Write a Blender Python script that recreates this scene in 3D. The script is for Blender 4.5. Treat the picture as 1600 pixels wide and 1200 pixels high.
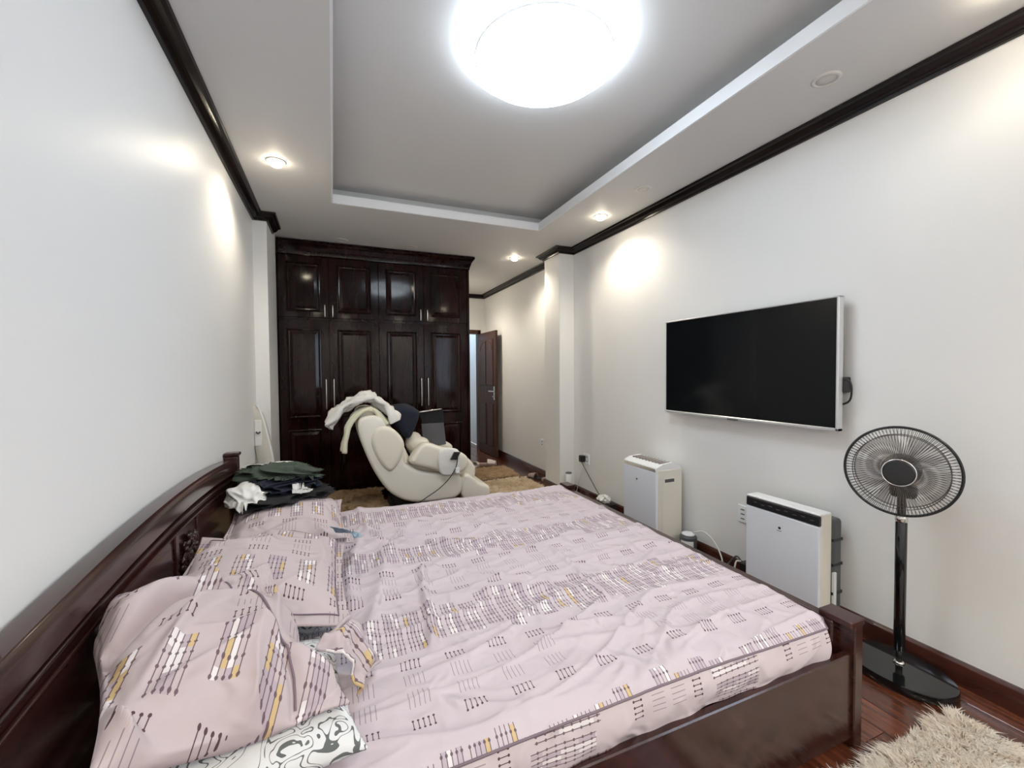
import bpy, bmesh, math, random
import numpy as np
from mathutils import Vector, Matrix

# ------------------------------------------------------------------ camera, light, exposure
scene = bpy.context.scene
COL = scene.collection
for o in list(bpy.data.objects):
    bpy.data.objects.remove(o, do_unlink=True)
YAW, PIT, ROL, FPX, CAMZ = .3964, .0274, .0074, 668.4, 1.373
_f = np.array([math.sin(YAW)*math.cos(PIT), math.cos(YAW)*math.cos(PIT), -math.sin(PIT)])
_r = np.array([math.cos(YAW), -math.sin(YAW), 0.0])
_d = np.cross(_f, _r)
_r2 = _r*math.cos(ROL)+_d*math.sin(ROL)
_d2 = -_r*math.sin(ROL)+_d*math.cos(ROL)
cam = bpy.data.cameras.new('camera')
cam.sensor_width = 36.0
cam.lens = FPX/1600*36
cam.clip_start = .02
camo = bpy.data.objects.new('camera', cam)
COL.objects.link(camo)
camo.matrix_world = Matrix(((_r2[0], -_d2[0], -_f[0], 0), (_r2[1], -_d2[1], -_f[1], 0), (_r2[2], -_d2[2], -_f[2], CAMZ), (0, 0, 0, 1)))
scene.camera = camo
world = bpy.data.worlds.new('world')
world.use_nodes = True
world.node_tree.nodes['Background'].inputs[0].default_value = (.70, .82, 1, 1)
world.node_tree.nodes['Background'].inputs[1].default_value = 2.6
scene.world = world
vs = scene.view_settings
vs.view_transform = 'Standard'
vs.look = 'None'
vs.gamma = 1.0
vs.use_curve_mapping = False
vs.exposure = 1.35
LAMP_W = 5.9      # emission of the ceiling lamp diffuser
SPOT_W = 7.0     # watts of each lit downlight
FWD = np.array([_r2, _d2, _f])


def at(u, v, ax, val):
    """photo pixel -> point where its ray meets the plane axis=val"""
    d = FWD.T @ np.array([(u-800)/FPX, (v-600)/FPX, 1.0])
    c = np.array([0, 0, CAMZ])
    return c+(val-c[ax])/d[ax]*d


# ------------------------------------------------------------------ helpers
def link(name, me, mat=None, parent=None, smooth=False):
    o = bpy.data.objects.new(name, me)
    COL.objects.link(o)
    if mat is not None:
        me.materials.append(mat)
    if smooth:
        me.polygons.foreach_set('use_smooth', [True]*len(me.polygons))
    if parent is not None:
        o.parent = parent
        o.matrix_parent_inverse = Matrix.Translation(-parent.location)
    return o


def thing(name, loc, label, cat, group=None):
    o = bpy.data.objects.new(name, None)
    COL.objects.link(o)
    o.empty_display_size = .1
    o.location = loc
    return tag(o, label, cat, group)


def tag(o, label, cat, group=None):
    o['label'] = label
    o['category'] = cat
    if group:
        o['group'] = group
    return o


def struct(o):
    o['kind'] = 'structure'
    return o


class MB:
    """collects shapes (world coordinates) for ONE mesh"""
    def __init__(s):
        s.bm = bmesh.new()

    def box(s, x0, x1, y0, y1, z0, z1, bev=0, seg=1, rot=None):
        r = bmesh.ops.create_cube(s.bm, size=1.0)
        vs_ = r['verts']
        c = Vector(((x0+x1)/2, (y0+y1)/2, (z0+z1)/2))
        for v in vs_:
            v.co = Vector((v.co.x*(x1-x0), v.co.y*(y1-y0), v.co.z*(z1-z0)))
            if rot is not None:
                v.co = rot @ v.co
            v.co += c
        if bev:
            es = list({e for v in vs_ for e in v.link_edges})
            bmesh.ops.bevel(s.bm, geom=es, offset=bev, segments=seg, affect='EDGES', profile=.5)
        return s

    def tube(s, pts, r, n=8, cap=True):
        pts = [Vector(p) for p in pts]
        rs = r if isinstance(r, (list, tuple)) else [r]*len(pts)
        rings = []
        up = None
        for i, p in enumerate(pts):
            t = (pts[min(i+1, len(pts)-1)]-pts[max(i-1, 0)]).normalized()
            if up is None:
                up = Vector((0, 0, 1)) if abs(t.z) < .9 else Vector((1, 0, 0))
            a = (up-t*up.dot(t)).normalized()
            b = t.cross(a)
            up = a
            rings.append([s.bm.verts.new(p+(a*math.cos(q)+b*math.sin(q))*rs[i]) for q in [2*math.pi*k/n for k in range(n)]])
        for i in range(len(rings)-1):
            for k in range(n):
                s.bm.faces.new((rings[i][k], rings[i][(k+1) % n], rings[i+1][(k+1) % n], rings[i+1][k]))
        if cap:
            s.bm.faces.new(rings[0][::-1])
            s.bm.faces.new(rings[-1])
        return s

    def ring(s, c, nrm, R, r, n=64, m=6):
        nrm = Vector(nrm).normalized()
        a = nrm.orthogonal().normalized()
        b = nrm.cross(a)
        rings = []
        for i in range(n):
            q = 2*math.pi*i/n
            d = a*math.cos(q)+b*math.sin(q)
            rings.append([s.bm.verts.new(Vector(c)+d*(R+r*math.cos(w))+nrm*r*math.sin(w)) for w in [2*math.pi*k/m for k in range(m)]])
        for i in range(n):
            for k in range(m):
                j = (i+1) % n
                s.bm.faces.new((rings[i][k], rings[j][k], rings[j][(k+1) % m], rings[i][(k+1) % m]))
        return s

    def lathe(s, prof, c=(0, 0, 0), axis=(0, 0, 1), n=32, sx=1, sy=1):
        ax = Vector(axis).normalized()
        if abs(ax.z) > .99:
            a, b = Vector((1, 0, 0)), Vector((0, 1, 0))
        else:
            a = ax.orthogonal().normalized()
            b = ax.cross(a)
        c = Vector(c)
        rings = []
        for r, h in prof:
            if r < 1e-6:
                rings.append([s.bm.verts.new(c+ax*h)])
            else:
                rings.append([s.bm.verts.new(c+ax*h+a*r*sx*math.cos(q)+b*r*sy*math.sin(q)) for q in [2*math.pi*k/n for k in range(n)]])
        for A, B in zip(rings, rings[1:]):
            for k in range(n):
                j = (k+1) % n
                if len(A) == 1 and len(B) == 1:
                    continue
                if len(A) == 1:
                    s.bm.faces.new((A[0], B[k], B[j]))
                elif len(B) == 1:
                    s.bm.faces.new((A[k], A[j], B[0]))
                else:
                    s.bm.faces.new((A[k], A[j], B[j], B[k]))
        return s

    def poly(s, pts):
        s.bm.faces.new([s.bm.verts.new(p) for p in pts])
        return s

    def sweep(s, prof, path):
        """profile [(out, z)] swept along path [(x, y, nx, ny)]; n is the mitred outward vector"""
        rings = [[s.bm.verts.new((x+nx*a, y+ny*a, z)) for a, z in prof] for x, y, nx, ny in path]
        m = len(prof)
        for A, B in zip(rings, rings[1:]):
            for k in range(m):
                s.bm.faces.new((A[k], A[(k+1) % m], B[(k+1) % m], B[k]))
        s.bm.faces.new(rings[0])
        s.bm.faces.new(rings[-1][::-1])
        return s

    def puff(s, poly, y0, y1, r=.03, n=4):
        """outline [(x, z)] extruded along y with a rounded rim"""
        P = np.array(poly)
        nx = np.roll(P, -1, 0)-np.roll(P, 1, 0)
        area = .5*np.sum(P[:, 0]*np.roll(P[:, 1], -1)-np.roll(P[:, 0], -1)*P[:, 1])
        N = np.stack([nx[:, 1], -nx[:, 0]], 1)
        N /= np.linalg.norm(N, axis=1)[:, None]+1e-9
        if area < 0:
            N = -N
        lay = []
        for k in range(n+1):
            q = math.pi/2*k/n
            lay.append((y0+r*(1-math.sin(q)), r*(1-math.cos(q))))
        lay = [(y, i) for y, i in lay][::-1]
        lay += [(y1-(y-y0), i) for y, i in lay[::-1]]
        rings = [[s.bm.verts.new((p[0], y, p[1])) for p in P-N*i] for y, i in lay]
        m = len(P)
        for A, B in zip(rings, rings[1:]):
            for k in range(m):
                s.bm.faces.new((A[k], A[(k+1) % m], B[(k+1) % m], B[k]))
        for R_ in (rings[0][::-1], rings[-1]):
            bmesh.ops.triangulate(s.bm, faces=[s.bm.faces.new(R_)])
        return s

    def build(s, name, mat, parent=None, smooth=False, angle=None):
        bmesh.ops.recalc_face_normals(s.bm, faces=s.bm.faces[:])
        me = bpy.data.meshes.new(name)
        s.bm.to_mesh(me)
        s.bm.free()
        o = link(name, me, mat, parent, smooth or angle is not None)
        if angle is not None:
            try:
                me.set_sharp_from_angle(angle=math.radians(angle))
            except Exception:
                pass
        return o


def grid_mesh(name, P, mat, parent=None, UV=None, closed_u=False, smooth=True):
    """P: (nu, nv, 3) array -> quad grid"""
    nu, nv = P.shape[:2]
    idx = np.arange(nu*nv).reshape(nu, nv)
    if closed_u:
        idx = np.vstack([idx, idx[:1]])
    q = np.stack([idx[:-1, :-1], idx[1:, :-1], idx[1:, 1:], idx[:-1, 1:]], -1).reshape(-1, 4)
    me = bpy.data.meshes.new(name)
    me.from_pydata(P.reshape(-1, 3).tolist(), [], q.tolist())
    if UV is not None:
        uvl = me.uv_layers.new(name='UVMap')
        lv = np.empty(len(me.loops), dtype=np.int64)
        me.loops.foreach_get('vertex_index', lv)
        uvl.data.foreach_set('uv', UV.reshape(-1, 2)[lv].ravel())
    me.update()
    return link(name, me, mat, parent, smooth)


def chaikin(P, it=2, closed=True):
    P = np.array(P, float)
    for _ in range(it):
        Q = np.roll(P, -1, 0) if closed else P[1:]
        A = P if closed else P[:-1]
        R_ = np.empty((2*len(A), P.shape[1]))
        R_[0::2] = .75*A+.25*Q
        R_[1::2] = .25*A+.75*Q
        if not closed:
            R_ = np.vstack([P[:1], R_, P[-1:]])
        P = R_
    return P


def spline(pts, n=8):
    pts = [np.array(p, float) for p in pts]
    P = [2*pts[0]-pts[1]]+pts+[2*pts[-1]-pts[-2]]
    out = []
    for i in range(1, len(P)-2):
        for k in range(n):
            t = k/n
            a, b, c, d = P[i-1:i+3]
            out.append(.5*((2*b)+(c-a)*t+(2*a-5*b+4*c-d)*t*t+(3*b-a-3*c+d)*t**3))
    out.append(pts[-1])
    return [tuple(p) for p in out]


def sn(P, scale, seed, oct_=3, k=7):
    """smooth random field made of sine waves, about -1..1"""
    rg = np.random.RandomState(seed)
    out = np.zeros(P.shape[:-1])
    amp = 1.0
    tot = 0
    for o in range(oct_):
        acc = np.zeros(P.shape[:-1])
        for _ in range(k):
            d = rg.normal(size=P.shape[-1])
            d /= np.linalg.norm(d)
            acc += np.sin((P @ d)*scale*(2**o)*rg.uniform(.6, 1.4)+rg.uniform(0, 6.28))
        out += amp*acc/math.sqrt(k)
        tot += amp
        amp *= .5
    return out/tot


# ------------------------------------------------------------------ node expressions
class E:
    """a float socket; operators build Math nodes"""
    nt = None

    def __init__(s, v):
        s.v = v

    @staticmethod
    def op(o, *a):
        n = E.nt.nodes.new('ShaderNodeMath')
        n.operation = o
        for i, x in enumerate(a):
            x = x.v if isinstance(x, E) else x
            if isinstance(x, (int, float)):
                n.inputs[i].default_value = x
            else:
                E.nt.links.new(x, n.inputs[i])
        return E(n.outputs[0])
    def __add__(a, b): return E.op('ADD', a, b)
    def __radd__(a, b): return E.op('ADD', b, a)
    def __sub__(a, b): return E.op('SUBTRACT', a, b)
    def __rsub__(a, b): return E.op('SUBTRACT', b, a)
    def __mul__(a, b): return E.op('MULTIPLY', a, b)
    def __rmul__(a, b): return E.op('MULTIPLY', b, a)
    def __truediv__(a, b): return E.op('DIVIDE', a, b)
    def __lt__(a, b): return E.op('LESS_THAN', a, b)
    def __gt__(a, b): return E.op('GREATER_THAN', a, b)
    def floor(a): return E.op('FLOOR', a)
    def frac(a): return E.op('FRACT', a)
    def abs(a): return E.op('ABSOLUTE', a)
    def mod(a, b): return E.op('FLOORED_MODULO', a, b)
    def max(a, b): return E.op('MAXIMUM', a, b)
    def min(a, b): return E.op('MINIMUM', a, b)


def new_mat(name, col=(.5, .5, .5), rough=.5, metal=0, spec=.5, coat=0, coat_r=.05):
    m = bpy.data.materials.new(name)
    m.use_nodes = True
    b = m.node_tree.nodes['Principled BSDF']
    b.inputs['Base Color'].default_value = (*col, 1)
    b.inputs['Roughness'].default_value = rough
    b.inputs['Metallic'].default_value = metal
    b.inputs['Specular IOR Level'].default_value = spec
    b.inputs['Coat Weight'].default_value = coat
    b.inputs['Coat Roughness'].default_value = coat_r
    return m


def nodes(m):
    return m.node_tree.nodes, m.node_tree.links, m.node_tree.nodes['Principled BSDF']


def noise_col(m, c0, c1, scale, stretch=(1, 1, 1), detail=4, lo=.35, hi=.65, rough=.55):
    n, l, b = nodes(m)
    tc = n.new('ShaderNodeTexCoord')
    mp = n.new('ShaderNodeMapping')
    mp.inputs['Scale'].default_value = stretch
    l.new(tc.outputs['Object'], mp.inputs[0])
    nz = n.new('ShaderNodeTexNoise')
    nz.inputs['Scale'].default_value = scale
    nz.inputs['Detail'].default_value = detail
    nz.inputs['Roughness'].default_value = rough
    l.new(mp.outputs[0], nz.inputs['Vector'])
    cr = n.new('ShaderNodeValToRGB')
    cr.color_ramp.elements[0].position = lo
    cr.color_ramp.elements[0].color = (*c0, 1)
    cr.color_ramp.elements[1].position = hi
    cr.color_ramp.elements[1].color = (*c1, 1)
    l.new(nz.outputs[0], cr.inputs[0])
    l.new(cr.outputs[0], b.inputs['Base Color'])
    return m, nz, cr


def bump(m, scale, strength, dist=.01, detail=3, stretch=(1, 1, 1)):
    n, l, b = nodes(m)
    tc = n.new('ShaderNodeTexCoord')
    mp = n.new('ShaderNodeMapping')
    mp.inputs['Scale'].default_value = stretch
    l.new(tc.outputs['Object'], mp.inputs[0])
    nz = n.new('ShaderNodeTexNoise')
    nz.inputs['Scale'].default_value = scale
    nz.inputs['Detail'].default_value = detail
    l.new(mp.outputs[0], nz.inputs['Vector'])
    bp = n.new('ShaderNodeBump')
    bp.inputs['Strength'].default_value = strength
    bp.inputs['Distance'].default_value = dist
    l.new(nz.outputs[0], bp.inputs['Height'])
    l.new(bp.outputs[0], b.inputs['Normal'])
    return m


def emit(name, col, strength):
    m = new_mat(name, (.9, .9, .9), .4)
    b = m.node_tree.nodes['Principled BSDF']
    b.inputs['Emission Color'].default_value = (*col, 1)
    b.inputs['Emission Strength'].default_value = strength
    return m


M = {}
M['wall'] = bump(new_mat('wall_paint', (.84, .84, .83), .40, spec=.3), 3.0, .10, .02, 4)
M['ceiling'] = bump(new_mat('ceiling_paint', (.68, .675, .67), .55, spec=.3), 5, .05, .01)
M['wood'] = noise_col(new_mat('dark_lacquered_wood', rough=.09, spec=.22), (.006, .0018, .0016), (.018, .0046, .004), 3.0, (6, 6, .6))[0]
M['wood_bed'] = noise_col(new_mat('mahogany_bed_wood', rough=.26, spec=.4, coat=.45, coat_r=.12), (.022, .0062, .0054), (.054, .016, .0125), 3.0, (6, .7, 6))[0]
bump(M['wood'], 2.2, .10, .02, 2)
M['crown'] = noise_col(new_mat('dark_cornice_wood', rough=.25, spec=.25), (.006, .0035, .0035), (.014, .008, .007), 4, (4, .5, 4))[0]
M['base'] = noise_col(new_mat('baseboard_wood', rough=.25, coat=.6, coat_r=.1), (.04, .011, .008), (.075, .022, .014), 4, (4, .5, 4))[0]
M['door_wood'] = noise_col(new_mat('door_wood', rough=.45, spec=.3), (.045, .018, .012), (.085, .036, .022), 4, (5, 5, .5))[0]
M['chrome'] = new_mat('brushed_chrome', (.75, .74, .72), .22, 1)
M['silver'] = new_mat('silver_bezel', (.72, .73, .75), .35, .6)
M['screen'] = new_mat('tv_screen', (.006, .007, .008), .12, spec=.22)
M['black'] = new_mat('black_plastic', (.012, .012, .013), .3)
M['black_gloss'] = new_mat('black_gloss', (.006, .006, .007), .06, spec=.6, coat=.3)
M['white_plastic'] = new_mat('white_plastic', (.86, .88, .90), .35)
M['front_white'] = new_mat('appliance_front', (.82, .85, .92), .28)
M['cream_plastic'] = new_mat('appliance_side', (.80, .77, .70), .4)
M['grey_plastic'] = new_mat('grey_plastic', (.09, .095, .10), .45)
M['ivory'] = bump(new_mat('ivory_leather', (.80, .76, .66), .42), 60, .08, .003)
M['ivory_shell'] = new_mat('ivory_shell', (.84, .81, .73), .35)
M['white_cloth'] = bump(new_mat('white_cloth', (.80, .79, .76), .9), 40, .3, .01)
M['yellow_cloth'] = bump(new_mat('cream_yellow_cloth', (.78, .76, .58), .9), 40, .3, .01)
M['navy'] = bump(new_mat('navy_cloth', (.008, .011, .026), .85), 40, .3, .01)
M['black_cloth'] = bump(new_mat('black_cloth', (.008, .008, .010), .85), 40, .3, .01)
M['olive'] = bump(new_mat('olive_cloth', (.055, .075, .055), .9), 40, .3, .01)
M['grey_cloth'] = bump(new_mat('grey_cloth', (.10, .10, .11), .8), 40, .3, .01)
M['satin'] = new_mat('blue_satin', (.36, .48, .60), .3)
M['beige_pad'] = bump(new_mat('beige_pad', (.60, .57, .51), .7), 30, .2, .005)
M['rub'] = new_mat('dark_rubber', (.03, .022, .02), .7)
M['slip_pink'] = new_mat('pinkish_slipper', (.34, .25, .23), .7)
M['slip_white'] = new_mat('white_slipper', (.66, .60, .56), .7)
M['glass_teal'] = new_mat('frosted_glass', (.42, .56, .58), .35)
M['cord_white'] = new_mat('white_cord', (.75, .74, .70), .5)
M['lamp'] = emit('lamp_diffuser', (.78, .90, 1.0), LAMP_W)
M['lamp_rim'] = emit('lamp_outer_ring', (.78, .90, 1.0), LAMP_W*.75)
M['bulb'] = emit('warm_bulb', (1.0, .87, .66), 22)
M['bulb_off'] = new_mat('unlit_lens', (.62, .60, .57), .3)
M['trim'] = new_mat('downlight_trim', (.72, .70, .67), .3)
M['mirror'] = new_mat('downlight_reflector', (.85, .82, .75), .08, 1)
M['blade'] = new_mat('fan_blade', (.20, .16, .13), .25)
M['blade'].node_tree.nodes['Principled BSDF'].inputs['Alpha'].default_value = .16

# floor planks: colour differs from plank to plank
m = new_mat('floor_plank', rough=.22, coat=.5, coat_r=.12)
_, nz, cr = noise_col(m, (.055, .016, .009), (.15, .048, .024), 5, (9, .8, 1))
n, l, b = nodes(m)
oi = n.new('ShaderNodeObjectInfo')
mx = n.new('ShaderNodeMix')
mx.data_type = 'RGBA'
mx.blend_type = 'MULTIPLY'
mx.inputs[0].default_value = 1
c2 = n.new('ShaderNodeValToRGB')
c2.color_ramp.elements[0].color = (.62, .55, .52, 1)
c2.color_ramp.elements[1].color = (1.3, 1.25, 1.2, 1)
l.new(oi.outputs['Random'], c2.inputs[0])
l.new(cr.outputs[0], mx.inputs[6])
l.new(c2.outputs[0], mx.inputs[7])
l.new(mx.outputs[2], b.inputs['Base Color'])
M['plank'] = m


def pile_mat(name, c0, c1, c2_):
    m = new_mat(name, c1, .9, spec=.2)
    _, nz, cr = noise_col(m, c0, c2_, 14, lo=.3, hi=.7)
    e = cr.color_ramp.elements.new(.5)
    e.color = (*c1, 1)
    n, l, b = nodes(m)
    tr = n.new('ShaderNodeBsdfTranslucent')
    l.new(cr.outputs[0], tr.inputs[0])
    ms = n.new('ShaderNodeMixShader')
    ms.inputs[0].default_value = .5
    l.new(b.outputs[0], ms.inputs[1])
    l.new(tr.outputs[0], ms.inputs[2])
    l.new(ms.outputs[0], n['Material Output'].inputs['Surface'])
    return m


M['pile_cream'] = pile_mat('cream_shag', (.84, .76, .67), (.93, .88, .81), (.96, .94, .90))
M['pile_beige'] = pile_mat('beige_shag', (.72, .58, .40), (.86, .75, .58), (.93, .86, .72))
M['pile_tan'] = pile_mat('tan_shag', (.50, .35, .21), (.66, .50, .32), (.76, .62, .44))
M['backing'] = new_mat('rug_backing', (.35, .28, .20), .95)


def print_mat(name, base, rot=False, scale=1.0, small=False):
    """pale lilac-pink cotton printed with groups of dotted lines and small coloured bars (UV in metres)"""
    m = new_mat(name, base, .85, spec=.25)
    nt = m.node_tree
    n, l, b = nodes(m)
    E.nt = nt
    uvn = n.new('ShaderNodeUVMap')
    sep = n.new('ShaderNodeSeparateXYZ')
    l.new(uvn.outputs[0], sep.inputs[0])
    u, v = E(sep.outputs[0]), E(sep.outputs[1])
    if rot:
        u, v = v, u
    if scale != 1:
        u, v = u*scale, v*scale

    def rnd(a, b_, c_, off):
        w = n.new('ShaderNodeTexWhiteNoise')
        w.noise_dimensions = '3D'
        cx = n.new('ShaderNodeCombineXYZ')
        for i, q in enumerate((a, b_, c_)):
            if isinstance(q, E):
                l.new((q+off).v, cx.inputs[i])
            else:
                cx.inputs[i].default_value = q+off
        l.new(cx.outputs[0], w.inputs['Vector'])
        return E(w.outputs['Value'])
    PV = .36 if small else .62
    PU = .098 if small else .070
    d0, d1, j1, j0 = (.12, .03, .04, .03) if small else (.21, .06, .06, .06)
    row = ((v-.73)/PV).floor()
    mm = (v-.73)-row*PV
    # dense band: groups of five beaded lines side by side
    ci = (u/PU).floor()
    lu = u-ci*PU
    jit = rnd(ci, row, 3.0, .31)
    top = jit*j1+d0
    bot = rnd(ci, row, 7.0, .77)*j0
    inb = (mm > bot)*(mm < top)*(lu > .0045)*(lu < .0635)
    k = (lu-.010)/.0125
    dk = (k+.5).frac()-.5
    ad = dk.abs()*.0125
    line = (ad < .0011)
    dvv = ((v/.026).frac()-.5)*.026
    dot = ((dk*.0125)*(dk*.0125)+dvv*dvv) < (.0034*.0034)
    ink_dense = inb*(line.max(dot))
    kf = k.floor()
    seg = (v/.052).floor()
    h = rnd(ci*5.0+kf, seg, 1.0, .13)
    inbar = inb*(ad > .0011)*(kf > -.5)*(kf < 3.5)
    c_white = inbar*(h > .62)*(h < .80)
    c_yel = inbar*(h > (.90 if small else .962))
    c_mauve = inbar*(h < .34)
    # sparse rows: dumbbells and plain dashes, one group every 14 cm
    cj = (u/.14).floor()
    lw = u-cj*.14-.035
    kk = lw/.0135
    dk2 = ((kk+.5).frac()-.5)*.0135
    ing = (lw > -.0045)*(lw < .0585)

    def dumb(c0, half):
        d = (mm-c0).abs()
        ln = (d < half)*(dk2.abs() < .0011)
        e = d-half
        dt = (e*e+dk2*dk2) < (.0032*.0032)
        return ing*(ln.max(dt))
    if small:
        db = dumb(.195, .013).max(dumb(.325, .013))
        band = (mm > .235)*(mm < .285)
    else:
        db = dumb(.355, .013).max(dumb(.572, .013))
        band = ((mm > .405)*(mm < .450)).max((mm > .475)*(mm < .525))
    ds = band*ing*(dk2.abs() < .0010)*(E.op('GREATER_THAN', rnd(cj, row, 5.0, .5), .12))
    col = None

    def mixc(prev, fac, c, fmul=1.0):
        x = n.new('ShaderNodeMix')
        x.data_type = 'RGBA'
        f = fac*fmul if fmul != 1 else fac
        l.new(f.v, x.inputs[0])
        if isinstance(prev, tuple):
            x.inputs[6].default_value = (*prev, 1)
        else:
            l.new(prev, x.inputs[6])
        x.inputs[7].default_value = (*c, 1)
        return x.outputs[2]
    tc = n.new('ShaderNodeTexCoord')
    nz = n.new('ShaderNodeTexNoise')
    nz.inputs['Scale'].default_value = 5
    l.new(tc.outputs['Object'], nz.inputs['Vector'])
    col = mixc(base, E(nz.outputs[0]), tuple(x*.93 for x in base))
    col = mixc(col, c_mauve, (.42, .35, .42), .6)
    col = mixc(col, c_white, (.80, .76, .77), .9)
    col = mixc(col, c_yel, (.62, .45, .20), .85)
    col = mixc(col, ds, (.22, .17, .20), .8)
    col = mixc(col, db, (.10, .055, .065))
    col = mixc(col, ink_dense, (.12, .07, .085), .9)
    l.new(col, b.inputs['Base Color'])
    bn = n.new('ShaderNodeTexNoise')
    bn.inputs['Scale'].default_value = 11
    bn.inputs['Detail'].default_value = 3
    bn.noise_type = 'RIDGED_MULTIFRACTAL'
    bn.inputs['Distortion'].default_value = .8
    l.new(tc.outputs['Object'], bn.inputs['Vector'])
    bp = n.new('ShaderNodeBump')
    bp.inputs['Strength'].default_value = .55
    bp.inputs['Distance'].default_value = .035
    l.new(bn.outputs[0], bp.inputs['Height'])
    l.new(bp.outputs[0], b.inputs['Normal'])
    return m


M['sheet'] = print_mat('printed_sheet', (.60, .525, .57))
M['sheet_side'] = print_mat('printed_sheet_side', (.64, .56, .58), rot=True)
M['pillowcase'] = print_mat('printed_pillowcase', (.56, .475, .49), small=True)
M['piping'] = new_mat('mauve_piping', (.20, .15, .18), .8)

# white cotton with dark scrolling lines
m = new_mat('scroll_print', (.75, .75, .75), .85, spec=.25)
n, l, b = nodes(m)
E.nt = m.node_tree
tc = n.new('ShaderNodeTexCoord')
na = n.new('ShaderNodeTexNoise')
na.inputs['Scale'].default_value = 15
na.inputs['Detail'].default_value = .6
na.inputs['Distortion'].default_value = 1.6
l.new(tc.outputs['Object'], na.inputs['Vector'])
f = (E(na.outputs[0])*7.0).frac()
f = ((f-.5).abs() < .10)
mx = n.new('ShaderNodeMix')
mx.data_type = 'RGBA'
l.new(f.v, mx.inputs[0])
mx.inputs[6].default_value = (.74, .75, .76, 1)
mx.inputs[7].default_value = (.13, .14, .14, 1)
l.new(mx.outputs[2], b.inputs['Base Color'])
M['scroll'] = m

# ------------------------------------------------------------------ the room
XL, XR = -.605, 2.5
ZS = 2.735            # soffit
ZT = 2.90             # raised ceiling
YN = -1.7             # wall behind the camera
YW = 5.50             # wall behind the wardrobe
YE = 7.2              # end wall of the passage
XP = 1.50             # passage left side
TX0, TX1, TY0, TY1 = .012, 1.862, -.6, 3.745   # tray opening
PLY, PLX = 4.20, -.50           # left pillar front and side
PRY0, PRY1, PRX = 4.157, 4.515, 2.312

struct(MB().box(XL-.1, XL, YN-.1, YW+.1, -.12, 3.05).build('wall_left', M['wall']))
WNY0, WNY1, WNZ0, WNZ1 = -1.5, -.1, .95, 2.3      # unseen window added in the right wall behind the camera for fill light
b_ = MB()
b_.box(XR, XR+.1, YN-.1, WNY0, -.12, 3.05).box(XR, XR+.1, WNY1, YE+.1, -.12, 3.05)
b_.box(XR, XR+.1, WNY0, WNY1, -.12, WNZ0).box(XR, XR+.1, WNY0, WNY1, WNZ1, 3.05)
struct(b_.build('wall_right', M['wall']))
struct(MB().box(XL, XR, YN-.1, YN, -.12, 3.05).build('wall_near', M['wall']))
wn = struct(thing('fill_window_1', (XR, (WNY0+WNY1)/2, WNZ0), 'unseen window with a dark wooden frame, added for fill light in the right wall behind the camera', 'window'))
b_ = MB()
for y_ in (WNY0, (WNY0+WNY1)/2-.02, WNY1-.04):
    b_.box(XR+.03, XR+.09, y_, y_+.04, WNZ0, WNZ1)
b_.box(XR+.03, XR+.09, WNY0, WNY1, WNZ0, WNZ0+.04).box(XR+.03, XR+.09, WNY0, WNY1, WNZ1-.04, WNZ1)
b_.build('fill_window_frame', M['wood_bed'], wn)
pl_ = bpy.data.lights.new('fill_window_portal', 'AREA')
pl_.shape = 'RECTANGLE'
pl_.size = WNZ1-WNZ0
pl_.size_y = WNY1-WNY0
pl_.cycles.is_portal = True
po_ = bpy.data.objects.new('fill_window_portal', pl_)
COL.objects.link(po_)
po_.location = (XR+.1, (WNY0+WNY1)/2, (WNZ0+WNZ1)/2)
po_.rotation_euler = (0, math.radians(90), 0)
struct(MB().box(XL, XP, YW, YW+.1, -.12, 3.05).build('wall_back', M['wall']))
struct(MB().box(XP-.1, XP, YW+.1, YE+.1, -.12, 3.05).build('wall_passage', M['wall']))
DX0, DX1, DZ = 1.62, 2.415, 2.10      # door opening
b_ = MB()
b_.box(XP, DX0, YE, YE+.1, 0, 3.05).box(DX1, XR, YE, YE+.1, 0, 3.05).box(DX0, DX1, YE, YE+.1, DZ, 3.05)
struct(b_.build('wall_end', M['wall']))
struct(MB().box(XL, PLX, PLY, 4.80, 0, ZS).build('wall_pillar_left', M['wall']))
struct(MB().box(PRX, XR, PRY0, PRY1, 0, ZS, bev=.006).build('wall_pillar_right', M['wall']))

# ceiling: soffit ring with a raised lip round the opening, the flat ceiling above it
b_ = MB()
LIP = .068
b_.box(XL, TX0, YN, YE, ZS, ZS+LIP).box(TX1, XR, YN, YE, ZS, ZS+LIP)
b_.box(TX0, TX1, TY1, YE, ZS, ZS+LIP).box(TX0, TX1, YN, TY0, ZS, ZS+LIP)
RC = .13
b_.box(XL, TX0-RC, YN, YE, ZS+LIP, ZT).box(TX1+RC, XR, YN, YE, ZS+LIP, ZT)
b_.box(TX0-RC, TX1+RC, TY1+RC, YE, ZS+LIP, ZT).box(TX0-RC, TX1+RC, YN, TY0-RC, ZS+LIP, ZT)
b_.box(XL, XR, YN, YE, ZT, ZT+.12)
struct(b_.build('ceiling', M['ceiling']))
b_ = MB()
T = .012
b_.box(TX0, TX0+T, TY0, TY1, ZS+.001, ZS+LIP+.004).box(TX1-T, TX1, TY0, TY1, ZS+.001, ZS+LIP+.004)
b_.box(TX0, TX1, TY1-T, TY1, ZS+.001, ZS+LIP+.004).box(TX0, TX1, TY0, TY0+T, ZS+.001, ZS+LIP+.004)
struct(b_.build('trim_1', new_mat('tray_lip_paint', (.85, .86, .88), .5)))

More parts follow.
